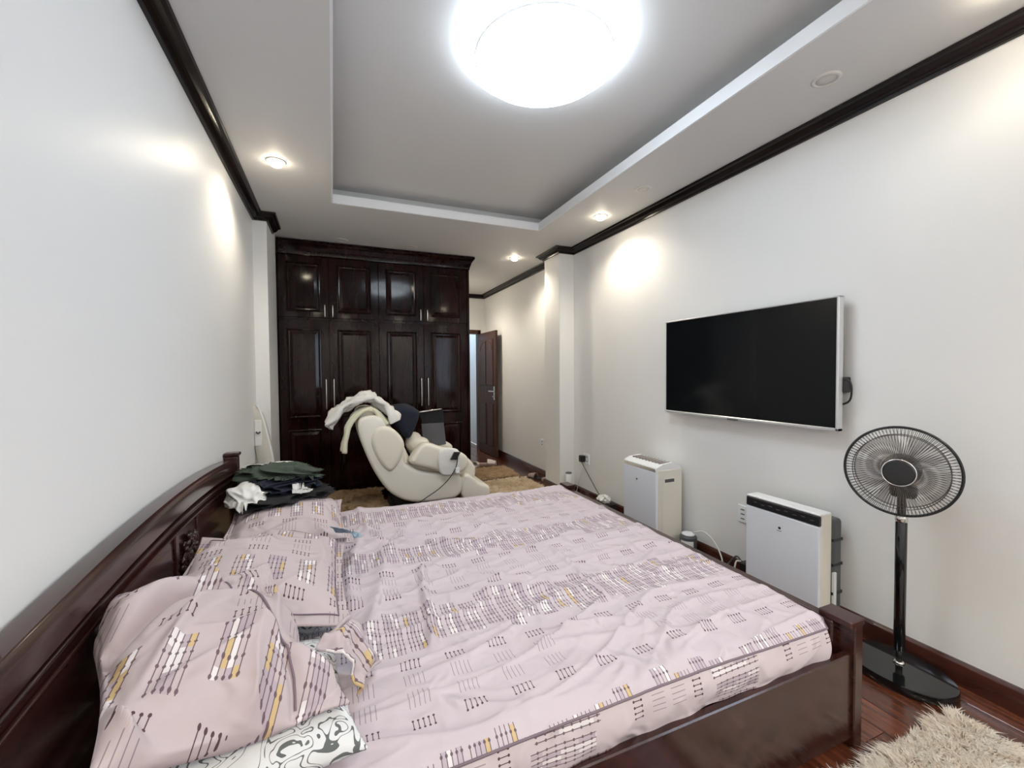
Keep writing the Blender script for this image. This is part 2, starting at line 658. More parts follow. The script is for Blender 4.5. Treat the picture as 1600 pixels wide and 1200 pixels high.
# floor: slab with planks as parts
fl = struct(MB().box(XL, XR, YN, YE+1.2, -.12, -.018).build('floor', new_mat('floor_joint', (.012, .006, .004), .6)))
rg = random.Random(4)
PW, PL = (XR-XL)/26, 1.15
pm = None
ncol = int(math.ceil((XR-XL)/PW))
pb = MB()
pb.box(-PW/2+.0012, PW/2-.0012, -PL/2+.0012, PL/2-.0012, -.018, 0, bev=.0012)
for c in range(ncol):
    x = XL+PW*(c+.5)
    y = YN+PL*rg.random()*.9
    ys = [y+PL*i for i in range(9) if y+PL*(i+.5) < YE+1.2]
    for y in ys:
        if pm is None:
            o = pb.build('plank', M['plank'])
            pm = o.data
        else:
            o = bpy.data.objects.new('plank', pm)
            COL.objects.link(o)
        o.location = (x, y+PL/2, 0)
        o.parent = fl

# cornices
CP = [(0, 2.672), (.016, 2.672), (.018, 2.684), (.034, 2.690), (.046, 2.702), (.056, 2.716), (.072, 2.720), (.078, 2.733), (0, 2.733)]
struct(MB().sweep(CP, [(XR, YN, -1, 0), (XR, PRY0, -1, -1), (PRX, PRY0, -1, -1), (PRX, PRY1, -1, 1), (XR, PRY1, -1, 1), (XR, YE, -1, -1), (XP, YE, 0, -1)]).build('trim_2', M['crown'], angle=35))
struct(MB().sweep(CP, [(XL, YN, 1, 0), (XL, PLY, 1, -1), (PLX, PLY, 1, -1), (PLX, 4.55, 1, 0)]).build('trim_3', M['crown'], angle=35))
BP = [(0, 0), (.02, 0), (.02, .088), (.015, .096), (.008, .105), (0, .105)]
struct(MB().sweep(BP, [(XR, YN, -1, 0), (XR, PRY0, -1, -1), (PRX, PRY0, -1, -1), (PRX, PRY1, -1, 1), (XR, PRY1, -1, 1), (XR, YE-.001, -1, 0)]).build('baseboard_right', M['base'], angle=35))
struct(MB().sweep(BP, [(XL, YN, 1, 0), (XL, PLY, 1, -1), (PLX, PLY, 1, -1), (PLX, 4.79, 1, 0)]).build('baseboard_left', M['base'], angle=35))

# door at the end of the passage: frame, open leaf, frosted light panel of the next room
dr = struct(thing('door_1', (DX1, YE, 0), 'open dark brown panelled door at the end of the passage', 'door'))
MB().box(DX0, DX0+.05, YE-.02, YE+.11, 0, DZ).box(DX1-.05, DX1, YE-.02, YE+.11, 0, DZ).box(DX0, DX1, YE-.02, YE+.11, DZ-.05, DZ+.02).build('frame', M['door_wood'], dr)
leaf = MB().box(-.02, .02, -.80, 0, .01, DZ-.055, bev=.003).build('leaf', M['door_wood'], dr)
LX, LY = 2.385, YE-.03
leaf.location = (LX-DX1, LY-YE, 0)
leaf.matrix_parent_inverse = Matrix()
rz = math.radians(1.5)
leaf.rotation_euler = (0, 0, rz)


def leafpart(mb, name, mat):
    o = mb.build(name, mat, None, angle=35)
    o.parent = leaf
    return o


for z0, z1 in ((.16, .86), (1.16, 1.92)):
    for ya, yb in ((-.70, -.43), (-.37, -.10)):
        pb = MB()
        for s_ in (-1,):
            pb.box(-.031, -.0195, ya, yb, z0, z1, bev=.009)
        leafpart(pb, 'panel', M['door_wood'])
arch = MB()
arch.tube([(-.026, -.40+.27*math.cos(q), 1.74+.16*math.sin(q)) for q in [math.pi*k/12 for k in range(13)]], .012, 6)
leafpart(arch, 'arched_moulding', M['door_wood'])
hb = MB()
hb.box(-.030, -.0205, -.765, -.725, .93, 1.15, bev=.004)
hb.tube([(-.03, -.745, 1.07), (-.065, -.745, 1.07), (-.07, -.70, 1.07), (-.07, -.62, 1.07)], .010, 8)
hb.tube([(-.03, -.745, .985), (-.05, -.745, .985)], .013, 10)
leafpart(hb, 'handle', M['chrome'])
struct(MB().box(XP-.1, XR+.1, YE+1.2, YE+1.25, 0, 3.05).build('wall_next_room', new_mat('pale_teal_wall', (.45, .58, .60), .6)))
struct(MB().box(XR, XR+.1, YE+.1, YE+1.2, 0, 3.05).box(XP-.1, XP, YE+.1, YE+1.2, 0, 3.05).build('wall_next_room_sides', M['wall']))

# ------------------------------------------------------------------ ceiling lamp
LC = (.935, 1.82)
la = thing('ceiling_lamp', (*LC, ZT), 'large round glowing white ceiling lamp in the raised ceiling', 'lamp')
MB().lathe([(0, ZT), (.35, ZT), (.385, ZT-.012), (.392, ZT-.03), (.375, ZT-.05), (.32, ZT-.055), (.30, ZT-.055)], (*LC, 0), n=64).build('outer_ring', M['lamp_rim'], la, True)
MB().lathe([(.300, ZT-.050), (.318, ZT-.054), (.324, ZT-.060), (.324, ZT-.078), (.314, ZT-.081)], (*LC, 0), n=64).build('side_band', M['white_plastic'], la, True)
MB().lathe([(.316, ZT-.080), (.314, ZT-.098), (.27, ZT-.122), (.15, ZT-.132), (0, ZT-.135)], (*LC, 0), n=64).build('diffuser', M['lamp'], la, True)


def downlight(x, y, lit, label, power=1.0):
    t = thing('downlight', (x, y, ZS), label, 'ceiling light', 'lit downlights' if lit else 'unlit downlights')
    MB().lathe([(.040, ZS+.001), (.044, ZS-.006), (.056, ZS-.005), (.060, ZS-.001), (.060, ZS+.001)], (x, y, 0), n=32).build('trim_ring', M['trim'], t, True)
    if lit:
        MB().lathe([(.041, ZS-.0005), (.041, ZS-.012), (.034, ZS-.026), (.018, ZS-.034), (0, ZS-.036)], (x, y, 0), n=24).build('bulb', M['bulb'], t, True)
        L = bpy.data.lights.new('bulb_light', 'SPOT')
        L.energy = SPOT_W*power
        L.color = (1.0, .89, .72)
        L.spot_size = math.radians(150)
        L.spot_blend = .7
        L.shadow_soft_size = .035
        lo = bpy.data.objects.new('bulb_light', L)
        COL.objects.link(lo)
        lo.location = (0, 0, -.06)
        lo.parent = t
    else:
        MB().lathe([(.042, ZS-.0005), (.042, ZS-.003), (.020, ZS-.004), (0, ZS-.0045)], (x, y, 0), n=24).build('lens', M['bulb_off'], t, True)


downlight(-.313, 3.143, True, 'lit warm downlight in the left soffit beside the left wall', 1.5)
downlight(2.189, 3.19, True, 'lit warm downlight in the right soffit above the right wall, left of the television', 1.7)
downlight(2.02, 4.72, True, 'lit warm downlight in the ceiling of the passage beside the wardrobe', 2.2)
downlight(2.20, .74, True, 'lit warm downlight at the top right edge above the fan', .2)
downlight(2.20, -.65, True, 'unseen warm fill downlight added in the right soffit behind the camera', 2.0)  # this and the next three are unseen lamps added to even out the brightness
downlight(-.31, -.65, True, 'unseen warm fill downlight added in the left soffit behind the camera', 2.0)
downlight(.30, -1.25, True, 'unseen warm fill downlight added in the rear soffit behind the camera, left of two', 3.0)
downlight(1.55, -1.25, True, 'unseen warm fill downlight added in the rear soffit behind the camera, right of two', 3.0)
downlight(1.72, 6.35, True, 'lit warm downlight deep in the passage before the open door', 2.2)
downlight(2.158, 1.312, False, 'unlit round downlight in the right soffit, the largest in view, above the television')
downlight(2.161, 2.60, False, 'small unlit downlight in the right soffit just before the lit one')
downlight(.108, 4.73, False, 'unlit downlight over the left half of the wardrobe')
downlight(.809, 4.71, False, 'unlit downlight over the right half of the wardrobe')

# ------------------------------------------------------------------ wardrobe
WY = 4.88
K = WY/4.72


def wz(z): return CAMZ+(z-CAMZ)*K


def wx(x): return x*K


w = thing('wardrobe', ((wx(-.52)+wx(1.45))/2, WY+.3, 0), 'tall dark lacquered wardrobe with eight panelled doors reaching the ceiling', 'wardrobe')
WX0, WX1 = PLX+.004, wx(1.453)
ZU0, ZU1, ZL0, ZL1 = wz(1.935), wz(2.535), .09, wz(1.905)
b_ = MB()
b_.box(WX0, WX1, WY+.022, WY+.60, 0, wz(2.56))
b_.build('carcass', M['wood'], w)
cb = MB()
zt = 2.728
cb.sweep([(0, wz(2.545)), (.012, wz(2.55)), (.014, wz(2.575)), (.022, wz(2.59)), (.03, wz(2.62)), (.05, wz(2.65)), (.062, wz(2.662)), (.062, zt), (0, zt)],
         [(WX0, WY+.02, 0, -1), (WX1, WY+.02, 1, -1), (WX1, WY+.60, 1, 0)])
cb.build('crown', M['wood'], w, angle=35)
MB().box(WX0+.01, WX1-.01, WY+.0, WY+.03, 0, ZL0-.004).build('plinth', M['wood'], w)
cols = [wx(x) for x in (-.487, -.026, .458, .930, 1.425)]
MB().box(WX0, cols[0]-.003, WY, WY+.022, 0, wz(2.545)).build('stile', M['wood'], w)
MB().box(cols[4]+.003, WX1, WY, WY+.022, 0, wz(2.545)).build('stile', M['wood'], w)


def raised_panel(x0, x1, z0, z1, y):
    rings = [(0, .001), (.004, -.011), (.013, -.013), (.020, -.004), (.030, -.003), (.058, -.010), (.075, -.010)]
    pb = MB()
    prev = None
    for i, h in rings:
        R_ = [pb.bm.verts.new(p) for p in ((x0+i, y+h, z0+i), (x1-i, y+h, z0+i), (x1-i, y+h, z1-i), (x0+i, y+h, z1-i))]
        if prev:
            for k in range(4):
                pb.bm.faces.new((prev[k], prev[(k+1) % 4], R_[(k+1) % 4], R_[k]))
        prev = R_
    pb.bm.faces.new(prev)
    return pb


def handle(x, z0, z1, y):
    pts = [(x, y, z0), (x, y-.028, z0+.004)]+[(x, y-.03-.006*math.sin(math.pi*k/6), z0+.01+(z1-z0-.02)*k/6) for k in range(7)]+[(x, y-.028, z1-.004), (x, y, z1)]
    return MB().tube(pts, .0055, 8)


for i in range(4):
    xa, xb = cols[i]+.0025, cols[i+1]-.0025
    hx = (xb-.035) if i in (0, 2) else (xa+.035)
    d = MB().box(xa, xb, WY, WY+.02, ZU0, ZU1, bev=.002).build('upper_door', M['wood'], w)
    raised_panel(xa+.075, xb-.075, wz(1.99), wz(2.475), WY).build('panel', M['wood'], d)
    handle(hx, wz(1.94), wz(2.065), WY).build('handle', M['chrome'], d, True)
    d = MB().box(xa, xb, WY, WY+.02, ZL0, ZL1, bev=.002).build('lower_door', M['wood'], w)
    raised_panel(xa+.075, xb-.075, wz(.925), wz(1.82), WY).build('panel', M['wood'], d)
    raised_panel(xa+.075, xb-.075, ZL0+.08, wz(.82), WY).build('panel', M['wood'], d)
    handle(hx, wz(1.01), wz(1.32), WY).build('handle', M['chrome'], d, True)

# ------------------------------------------------------------------ bed
BY0, BY1 = .93, 3.02
bed = thing('bed_frame', (.6, 1.97, 0), 'dark mahogany bed frame with arched headboard against the left wall', 'bed')
# headboard: arched top rail, back panel, posts, carved ornament
YC = (BY0+BY1)/2+.0


def arch_z(y): return .862+.060*(1-((y-YC)/(1.02))**2)


ny = 41
ys = np.linspace(BY0+.03, BY1-.03, ny)
prof = [(-.600, -.04), (-.600, .0), (-.592, .004), (-.548, .002), (-.540, -.006), (-.536, -.030), (-.536, -.075), (-.545, -.082), (-.560, -.088), (-.600, -.088)]
P = np.array([[(px, y, arch_z(y)+pz) for px, pz in prof] for y in ys])
hbm = MB()
rings = [[hbm.bm.verts.new(p) for p in row] for row in P]
for A, B in zip(rings, rings[1:]):
    for k in range(len(prof)):
        j = (k+1) % len(prof)
        hbm.bm.faces.new((A[k], A[j], B[j], B[k]))
hbm.bm.faces.new(rings[0])
hbm.bm.faces.new(rings[-1][::-1])
hd = hbm.build('headboard', M['wood_bed'], bed, angle=40)
# panel under the rail, slightly sloping forward, with two arched mouldings
pm_ = MB()
rows = []
for y in ys:
    zt_ = arch_z(y)-.085
    rows.append([pm_.bm.verts.new(p) for p in ((-.572, y, zt_), (-.560, y, zt_-.10), (-.552, y, .30), (-.60, y, .30), (-.60, y, zt_))])
for A, B in zip(rows, rows[1:]):
    for k in range(5):
        j = (k+1) % 5
        pm_.bm.faces.new((A[k], A[j], B[j], B[k]))
pm_.bm.faces.new(rows[0])
pm_.bm.faces.new(rows[-1][::-1])
pm_.build('back_panel', M['wood_bed'], hd, angle=40)
for off, r in ((.115, .009), (.150, .006)):
    MB().tube([(-.562+(off-.1)*.1, y, arch_z(y)-off) for y in ys], r, 8).build('moulding', M['wood_bed'], hd, True)
for y in (1.965, 2.245):
    MB().box(-.575, -.552, y-.02, y+.02, .30, arch_z(y)-.15, bev=.004).build('divider', M['wood_bed'], hd)
for yc in (2.10,):
    ob = MB()
    rg = random.Random(int(yc*100))
    for i in range(46):
        a = rg.uniform(0, 6.28)
        rr = rg.uniform(.0, .055)
        c = (-.553, yc+rr*math.cos(a)*1.9, .645+rr*math.sin(a)*1.5)
        ob.lathe([(0, -.002), (.010, .0), (.011, .006), (.006, .013), (0, .014)], c, (1, 0, 0), 8, rg.uniform(.7, 1.5), rg.uniform(.7, 1.5))
    for i in range(12):
        a0 = rg.uniform(0, 6.28)
        c = (yc+rg.uniform(-.08, .08), .645+rg.uniform(-.06, .06))
        ob.tube([(-.548, c[0]+(.028-.003*k)*math.cos(a0+k*.6), c[1]+(.034-.0035*k)*math.sin(a0+k*.6)) for k in range(9)], .004, 6)
    ob.build('carved_ornament', M['wood_bed'], hd, True)
for y in (BY0, BY1-.055):
    pb = MB()
    pb.box(-.602, -.530, y, y+.055, 0, .885, bev=.008, seg=2)
    pb.box(-.603, -.522, y-.006, y+.061, .885, .907, bev=.007, seg=2)
    pb.build('head_post', M['wood_bed'], bed)
MB().box(-.53, 1.73, BY0, BY0+.028, .03, .345, bev=.004).build('side_rail', M['wood_bed'], bed)
MB().box(-.53, 1.73, BY1-.028, BY1, .03, .345, bev=.004).build('side_rail', M['wood_bed'], bed)
MB().box(1.685, 1.735, BY0+.05, BY1-.05, .05, .447, bev=.006).build('foot_rail', M['wood_bed'], bed)
for y0, y1 in ((BY0-.012, BY0+.095), (BY1-.095, BY1+.012)):
    pb = MB()
    pb.box(1.712, 1.758, y0, y1, 0, .462, bev=.004)
    pb.box(1.683, 1.762, y0-.004, y1+.004, .448, .474, bev=.004)
    pb.build('foot_post', M['wood_bed'], bed)
MB().box(-.53, 1.69, BY0+.028, BY1-.028, .29, .325).build('slat_base', M['wood_bed'], bed)

# ------------------------------------------------------------------ mattress in its fitted sheet
MX0, MX1, MY0, MY1, MZ = -.50, 1.665, .955, 2.985, .478
mt = thing('mattress', (.6, 1.97, .325), 'wide mattress in a crumpled lilac pink printed sheet', 'mattress')
nu, nv = 330, 300
U = np.linspace(0, 1, nu)
V_ = np.linspace(0, 1, nv)
X, Yg = np.meshgrid(MX0+(MX1-MX0)*U, MY0+(MY1-MY0)*V_, indexing='ij')
Q = np.stack([X, Yg], -1)
h = .004*sn(Q, 4, 1, 2)
warp = np.stack([X+.05*sn(Q, 5, 2, 1), Yg+.05*sn(Q, 5, 3, 1)], -1)
for sd, sc, am in ((11, 9, .024), (12, 17, .016), (13, 28, .008), (14, 40, .004)):
    rdg = 1-np.abs(sn(warp*np.array([.55, 1.3]), sc, sd, 1, 4))*1.6
    h += am*np.clip(rdg, 0, 1)**3*np.clip(.55+.6*sn(Q, 2.2, sd+5, 1), 0, 1)
pk = (.275, 2.35)   # pucker with folds running out of it
dx, dy = X-pk[0], Yg-pk[1]
rr = np.hypot(dx, dy)
an = np.arctan2(dy, dx)
h += .024*np.clip(np.sin(an*7+1.2*np.sin(an*2)+.4), 0, 1)**2*np.exp(-(rr/.32)**2)*np.clip(rr/.05, 0, 1)
h -= .012*np.exp(-(rr/.05)**2)
rg = np.random.RandomState(8)


def fold(pts, amp, wd):
    global h
    best = np.full(X.shape, 9.)
    for (xa, ya), (xb, yb) in zip(pts, pts[1:]):
        L2 = (xb-xa)**2+(yb-ya)**2
        t = np.clip(((X-xa)*(xb-xa)+(Yg-ya)*(yb-ya))/L2, 0, 1)
        best = np.minimum(best, np.hypot(X-xa-t*(xb-xa), Yg-ya-t*(yb-ya)))
    h = h+1.5*amp*np.exp(-(best/wd)**2)


def px(*l): return [tuple(at(u, v, 2, MZ)[:2]) for u, v in l]


fold(px((660, 890), (662, 925), (672, 965), (676, 1010)), .016, .016)
fold(px((680, 888), (740, 900), (830, 905), (900, 902)), .008, .018)
fold(px((590, 840), (640, 850), (700, 850), (770, 848)), .012, .014)
fold(px((885, 985), (930, 975), (985, 972), (1030, 985)), .014, .020)
fold(px((850, 1010), (930, 1000), (1010, 985)), .010, .020)
fold(px((860, 855), (900, 890), (950, 935)), .008, .014)
fold(px((600, 850), (600, 900), (585, 960), (560, 1040)), .010, .03)
fold(px((560, 850), (545, 900), (550, 950)), .009, .02)
fold(px((560, 800), (575, 830)), .010, .02)
fold(px((690, 830), (800, 822), (900, 810)), .006, .02)
fold(px((760, 930), (800, 925), (850, 922)), .010, .02)
fold(px((1010, 1000), (1080, 985), (1150, 960)), .007, .02)
edge = np.minimum(np.minimum(X-MX0, MX1-X), np.minimum(Yg-MY0, MY1-Yg))
ed = np.clip(edge/.05, 0, 1)
Zt = MZ+h*np.clip(edge/.06, .15, 1)-.022*(1-ed)**2-.012*np.exp(-((Yg-MY0)/.2)**2)*np.sin(X*4+1)*.6
# round the four corners in plan
cx_, cy_ = (MX0+MX1)/2, (MY0+MY1)/2
ax_, ay_ = (X-cx_)/((MX1-MX0)/2), (Yg-cy_)/((MY1-MY0)/2)
cr_ = np.clip((np.abs(ax_)-.95)/.05, 0, 1)*np.clip((np.abs(ay_)-.95)/.05, 0, 1)
Xc = X-np.sign(ax_)*cr_*.028
Yc = Yg-np.sign(ay_)*cr_*.028
top = np.stack([Xc, Yc, Zt], -1)
UVt = np.stack([X, Yg], -1)
grid_mesh('sheet_top', top, M['sheet'], mt, UVt)
# border: the four top edges dropped to the base
ring = np.concatenate([top[:, 0], top[-1, 1:], top[::-1, -1][1:], top[0, ::-1][1:-1]])
seglen = np.r_[0, np.cumsum(np.linalg.norm(np.diff(ring[:, :2], axis=0), axis=1))]
nd = 14
cen = np.array([cx_, cy_])
side = np.zeros((len(ring), nd, 3))
UVs = np.zeros((len(ring), nd, 2))
nrm = np.roll(ring[:, :2], -1, 0)-np.roll(ring[:, :2], 1, 0)
nrm = np.stack([nrm[:, 1], -nrm[:, 0]], 1)
nrm /= np.linalg.norm(nrm, axis=1)[:, None]+1e-9
for j in range(nd):
    t = j/(nd-1)
    zb_ = .332+.012*np.sin(seglen*5)
    z = ring[:, 2]*(1-t)+zb_*t
    bul = .016*math.sin(math.pi*min(1, t*1.05))+.004*np.sin(seglen*17+3*t)*t+.003*np.sin(seglen*41+5*t)*t
    side[:, j, :2] = ring[:, :2]+nrm*np.asarray(bul)[..., None]
    side[:, j, 2] = z
    UVs[:, j] = np.stack([seglen, .72+(MZ-z)*1.0+.09], 1)
UVs2 = UVs[..., ::-1].copy()
UVs2[..., 0] = seglen[:, None]
UVs2[..., 1] = (MZ-side[..., 2])
UVs2 = np.stack([UVs2[..., 0]+.45, UVs2[..., 1]+.02], -1)
grid_mesh('sheet_border', side, M['sheet_side'], mt, UVs2, closed_u=True)
pip = [tuple(p+np.array([n_[0]*.002, n_[1]*.002, .001])) for p, n_ in zip(ring[::3], nrm[::3])]
MB().tube(pip+[pip[0]], .0035, 6, cap=False).build('piping', M['piping'], mt, True)

# ------------------------------------------------------------------ pillows
HG = .008           # height map of the bed so that soft things rest on one another
HX0, HY0 = -.62, .8
HN = (110, 300)
HMAP = np.full(HN, 0.0)


def hm_idx(P):
    return np.clip(((P[..., 0]-HX0)/HG).astype(int), 0, HN[0]-1), np.clip(((P[..., 1]-HY0)/HG).astype(int), 0, HN[1]-1)


def hm_add(P):
    i, j = hm_idx(P)
    np.maximum.at(HMAP, (i.ravel(), j.ravel()), P[..., 2].ravel())
    H2 = HMAP.copy()        # close pin holes between samples
    for di in (-1, 0, 1):
        for dj in (-1, 0, 1):
            H2 = np.maximum(H2, np.roll(np.roll(HMAP, di, 0), dj, 1))
    HMAP[:] = H2


def hm_sit(P, gap=.003):
    i, j = hm_idx(P)
    Z_ = HMAP[i, j]+gap
    P = P.copy()
    P[..., 2] = np.maximum(P[..., 2], Z_)
    return P


hm_add(top)



def strip(name, path, width, mat, label=None, cat=None, seed=1, amp=.012, thick=.008, ndiv=26, parent=None, wtaper=None, across=(0, 1, 0), group=None, uv=False):
    """cloth laid along a path, folds across it"""
    path = np.array(spline(path, 8))
    npt = len(path)
    t = np.gradient(path, axis=0)
    t /= np.linalg.norm(t, axis=1)[:, None]
    ac = np.array(across, float)
    nr = np.cross(t, ac)
    nr /= np.linalg.norm(nr, axis=1)[:, None]+1e-9
    s_ = np.linspace(-.5, .5, ndiv)
    wd = np.array([width]*npt) if wtaper is None else width*np.interp(np.linspace(0, 1, npt), np.linspace(0, 1, len(wtaper)), wtaper)
    P = path[:, None]+ac*(s_[None, :, None]*wd[:, None, None])
    ln = np.linspace(0, 1, npt)[:, None]
    Q = np.stack([np.repeat(ln, ndiv, 1)*2, np.repeat(s_[None]*width*8, npt, 0)], -1)
    off = amp*np.clip(1-np.abs(sn(Q, 5.0, seed, 2, 4))*1.3, 0, 1)+.3*amp*sn(Q, 9, seed+8, 1)
    P = P+nr[:, None]*off[..., None]
    rag = .015*sn(Q, 4, seed+3, 1)
    P = P+t[:, None]*rag[..., None]
    UVs_ = np.stack([np.repeat(s_[None]*width, npt, 0)+.02, np.repeat(np.linspace(0, .16, npt)[:, None], ndiv, 1)+.73], -1) if uv else None
    o = grid_mesh(name, P, mat, parent, UVs_)
    md = o.modifiers.new('thickness', 'SOLIDIFY')
    md.thickness = thick
    md.offset = 0
    if label:
        tag(o, label, cat, group)
    return o


def pillow(name, mat, fn, a, b, T, seed, label, wr=.012, flange=0.0, n=90, group=None, uv0=(0, 0), uvrot=0.0, piping=False, extra=None, lumpy=.018, seam=None):
    """fn maps local (x, y, z) arrays to world; a, b half sizes; T half thickness"""
    S, Tt = np.meshgrid(np.linspace(-1, 1, n), np.linspace(-1, 1, n), indexing='ij')
    fs = 1-flange/a
    ft = 1-flange/b
    ss, tt = np.clip(np.abs(S)/fs, 0, 1), np.clip(np.abs(Tt)/ft, 0, 1)
    hh = T*((1-ss**2.6)*(1-tt**2.6))**.55
    xx = a*S*(1-.10*(1-Tt**2)*np.abs(S)**3)
    yy = b*Tt*(1-.08*(1-S**2)*np.abs(Tt)**3)
    Q = np.stack([xx, yy], -1)
    wrk = np.clip(1-np.abs(sn(Q*np.array([1, .7])+.03*sn(Q, 9, seed+9, 1)[..., None], 11, seed, 2, 5))*1.5, 0, 1)**2
    fade = np.clip(1.2-hh/T, .15, 1)
    top = hh+wr*(wrk-.3)*fade*np.clip(hh/T*4, 0, 1)+lumpy*sn(Q, 7, seed+1, 2)*np.clip(hh/T*3, 0, 1)+.35*wr*wrk*np.clip(hh/T*3, 0, 1)
    if extra is not None:
        top = top+extra(S, Tt)*np.clip(hh/T*2.5, 0, 1)
    topP = np.stack([xx, yy, top+.003], -1)
    botP = np.stack([xx, yy, -hh*.75-.003], -1)
    topP = fn(topP)
    botP = hm_sit(fn(botP))
    topP[..., 2] = np.maximum(topP[..., 2], botP[..., 2]+.006)
    topP = hm_sit(topP, .008)
    hm_add(topP)
    me = bpy.data.meshes.new(name)
    idx = np.arange(n*n).reshape(n, n)
    q = np.stack([idx[:-1, :-1], idx[1:, :-1], idx[1:, 1:], idx[:-1, 1:]], -1).reshape(-1, 4)
    q2 = q[:, ::-1]+n*n
    bd = np.concatenate([idx[:, 0], idx[-1, 1:], idx[::-1, -1][1:], idx[0, ::-1][1:-1]])
    bq = np.stack([bd, bd+n*n, np.roll(bd, -1)+n*n, np.roll(bd, -1)], 1)
    me.from_pydata(np.concatenate([topP.reshape(-1, 3), botP.reshape(-1, 3)]).tolist(), [], np.concatenate([q, q2, bq]).tolist())
    uv = np.stack([xx*math.cos(uvrot)-yy*math.sin(uvrot)+uv0[0], xx*math.sin(uvrot)+yy*math.cos(uvrot)+uv0[1]], -1).reshape(-1, 2)
    uv = np.concatenate([uv, uv])
    ul = me.uv_layers.new(name='UVMap')
    lv = np.empty(len(me.loops), dtype=np.int64)
    me.loops.foreach_get('vertex_index', lv)
    ul.data.foreach_set('uv', uv[lv].ravel())
    me.update()
    c = topP.reshape(-1, 3).mean(0)
    t = thing(name, (c[0], c[1], botP[..., 2].min()), label, 'pillow', group)
    link('pillowcase', me, mat, t, True)
    if seam is not None:
        jj = np.arange(4, n-4)
        ii = np.clip(((seam(Tt[0, jj])+1)/2*(n-1)).round().astype(int), 1, n-2)
        pts_ = topP[ii, jj]
        pts_ = np.array([pts_[max(0, q-2):q+3].mean(0) for q in range(len(pts_))])
        MB().tube([tuple(p+np.array([0, 0, .0035])) for p in pts_[::2]], .0028, 5, cap=False).build('hem_seam', M['piping'], t, True)
    if piping:
        k = int(n*(1-fs)/2+1)
        loop = np.concatenate([topP[k:-k, k], topP[-k-1, k:-k], topP[k:-k, -k-1][::-1], topP[k, k:-k][::-1]])
        MB().tube([tuple(p+np.array([0, 0, .002])) for p in loop[::2]], .0025, 5, cap=False).build('piping', M['piping'], t, True)
    return t


def place(cx, cy, cz, rz=0, tilt_y=0, tilt_x=0, bend=0, droop=None):
    """rotation about z by rz, raised towards -x by tilt_y; bend lifts the -x side upward"""
    R_ = np.array(Matrix.Rotation(rz, 3, 'Z') @ Matrix.Rotation(tilt_y, 3, 'Y') @ Matrix.Rotation(tilt_x, 3, 'X'))

    def f(P):
        P = P.copy()
        if bend:
            P[..., 2] += bend*np.clip(-P[..., 0]-.02, 0, 1)**2
        if droop is not None:
            P[..., 2] += droop(P)
        W_ = P @ R_.T+np.array([cx, cy, cz])
        W_[..., 0] = np.maximum(W_[..., 0], -.528)
        zb = MZ+.004
        W_[..., 2] = np.where(W_[..., 2] < zb, zb+(W_[..., 2]-zb)*.02, W_[..., 2])
        return W_
    return f


# lower, scroll-printed pillows
pillow('pillow', M['scroll'], place(-.235, 1.20, .535, .12), .265, .245, .085, 21, 'white pillow with dark scroll print under the nearest pink pillow', group='scroll print pillows')
pillow('pillow', M['scroll'], place(-.245, 1.83, .535, -.04), .262, .32, .08, 22, 'white pillow with dark scroll print under the middle pink pillow', group='scroll print pillows')
pillow('pillow', M['scroll'], place(-.235, 2.55, .53, .0), .262, .32, .075, 23, 'white pillow with dark scroll print under the farthest pink pillow, below the clothes', group='scroll print pillows')
# upper, pink printed pillows
pillow('pillow', M['pillowcase'], place(-.225, 2.50, .600, .06, .10, .05), .285, .33, .080, 33,
       'farthest pink printed pillow with dark clothes piled on it', wr=.03, flange=.03, uv0=(.2, .50), group='pink printed pillows')
pb_ = pillow('pillow', M['pillowcase'], place(-.235, 1.765, .640, .0, .16, .02), .285, .365, .095, 32,
             'middle pink printed pillow between the nearest one and the one with clothes on it', wr=.03, flange=.035, uv0=(.1, .95), group='pink printed pillows', piping=True)

fp = [tuple(at(u, v, 2, z)) for u, v, z in ((515, 990, .64), (535, 995, .625), (553, 1010, .60), (566, 1038, .56), (574, 1062, .515))]
strip('case_flap', fp, .13, M['pillowcase'], seed=36, amp=.02, thick=.006, parent=pb_, across=(.45, .89, 0), uv=True)


def a_folds(S, T):
    z = -.055*np.exp(-((T-.42-.28*S+.10*np.sin(S*5))/.10)**2)*np.clip(.9-S, 0, 1)       # the deep fold across
    z += .030*np.exp(-((T-.66-.28*S)/.14)**2)*np.clip(.7-S, 0, 1)
    z -= .030*np.exp(-((S-.22+.25*T)/.07)**2)*np.clip(.5-T, 0, 1)                       # seam line of the hem
    z += .040*np.sin(T*7.5+.8)*np.clip(S-.25, 0, 1)*1.4                                 # waving hem
    for s0, t0, ang, w in ((-.2, .1, .5, .05), (-.5, -.2, .9, .06), (.1, -.45, -.4, .05), (-.3, -.6, .2, .06), (.55, .15, 1.2, .05)):
        d = (S-s0)*math.sin(ang)-(T-t0)*math.cos(ang)
        e = (S-s0)*math.cos(ang)+(T-t0)*math.sin(ang)
        z += .024*np.exp(-(d/w)**2-(e/.45)**2)
    return z


pillow('pillow', M['pillowcase'], place(-.285, 1.25, .675, .42, .34, .0, 0, lambda P: -.42*np.clip(-P[..., 1], 0, 1)**2-.30*np.clip(P[..., 0], 0, 1)**2), .235, .30, .130, 31,
       'nearest and bulkiest crumpled pink printed pillow leaning on the headboard', wr=.055, uv0=(.3, .62), uvrot=.35, group='pink printed pillows', extra=a_folds, lumpy=.028, n=130, seam=lambda T: .30-.18*T)


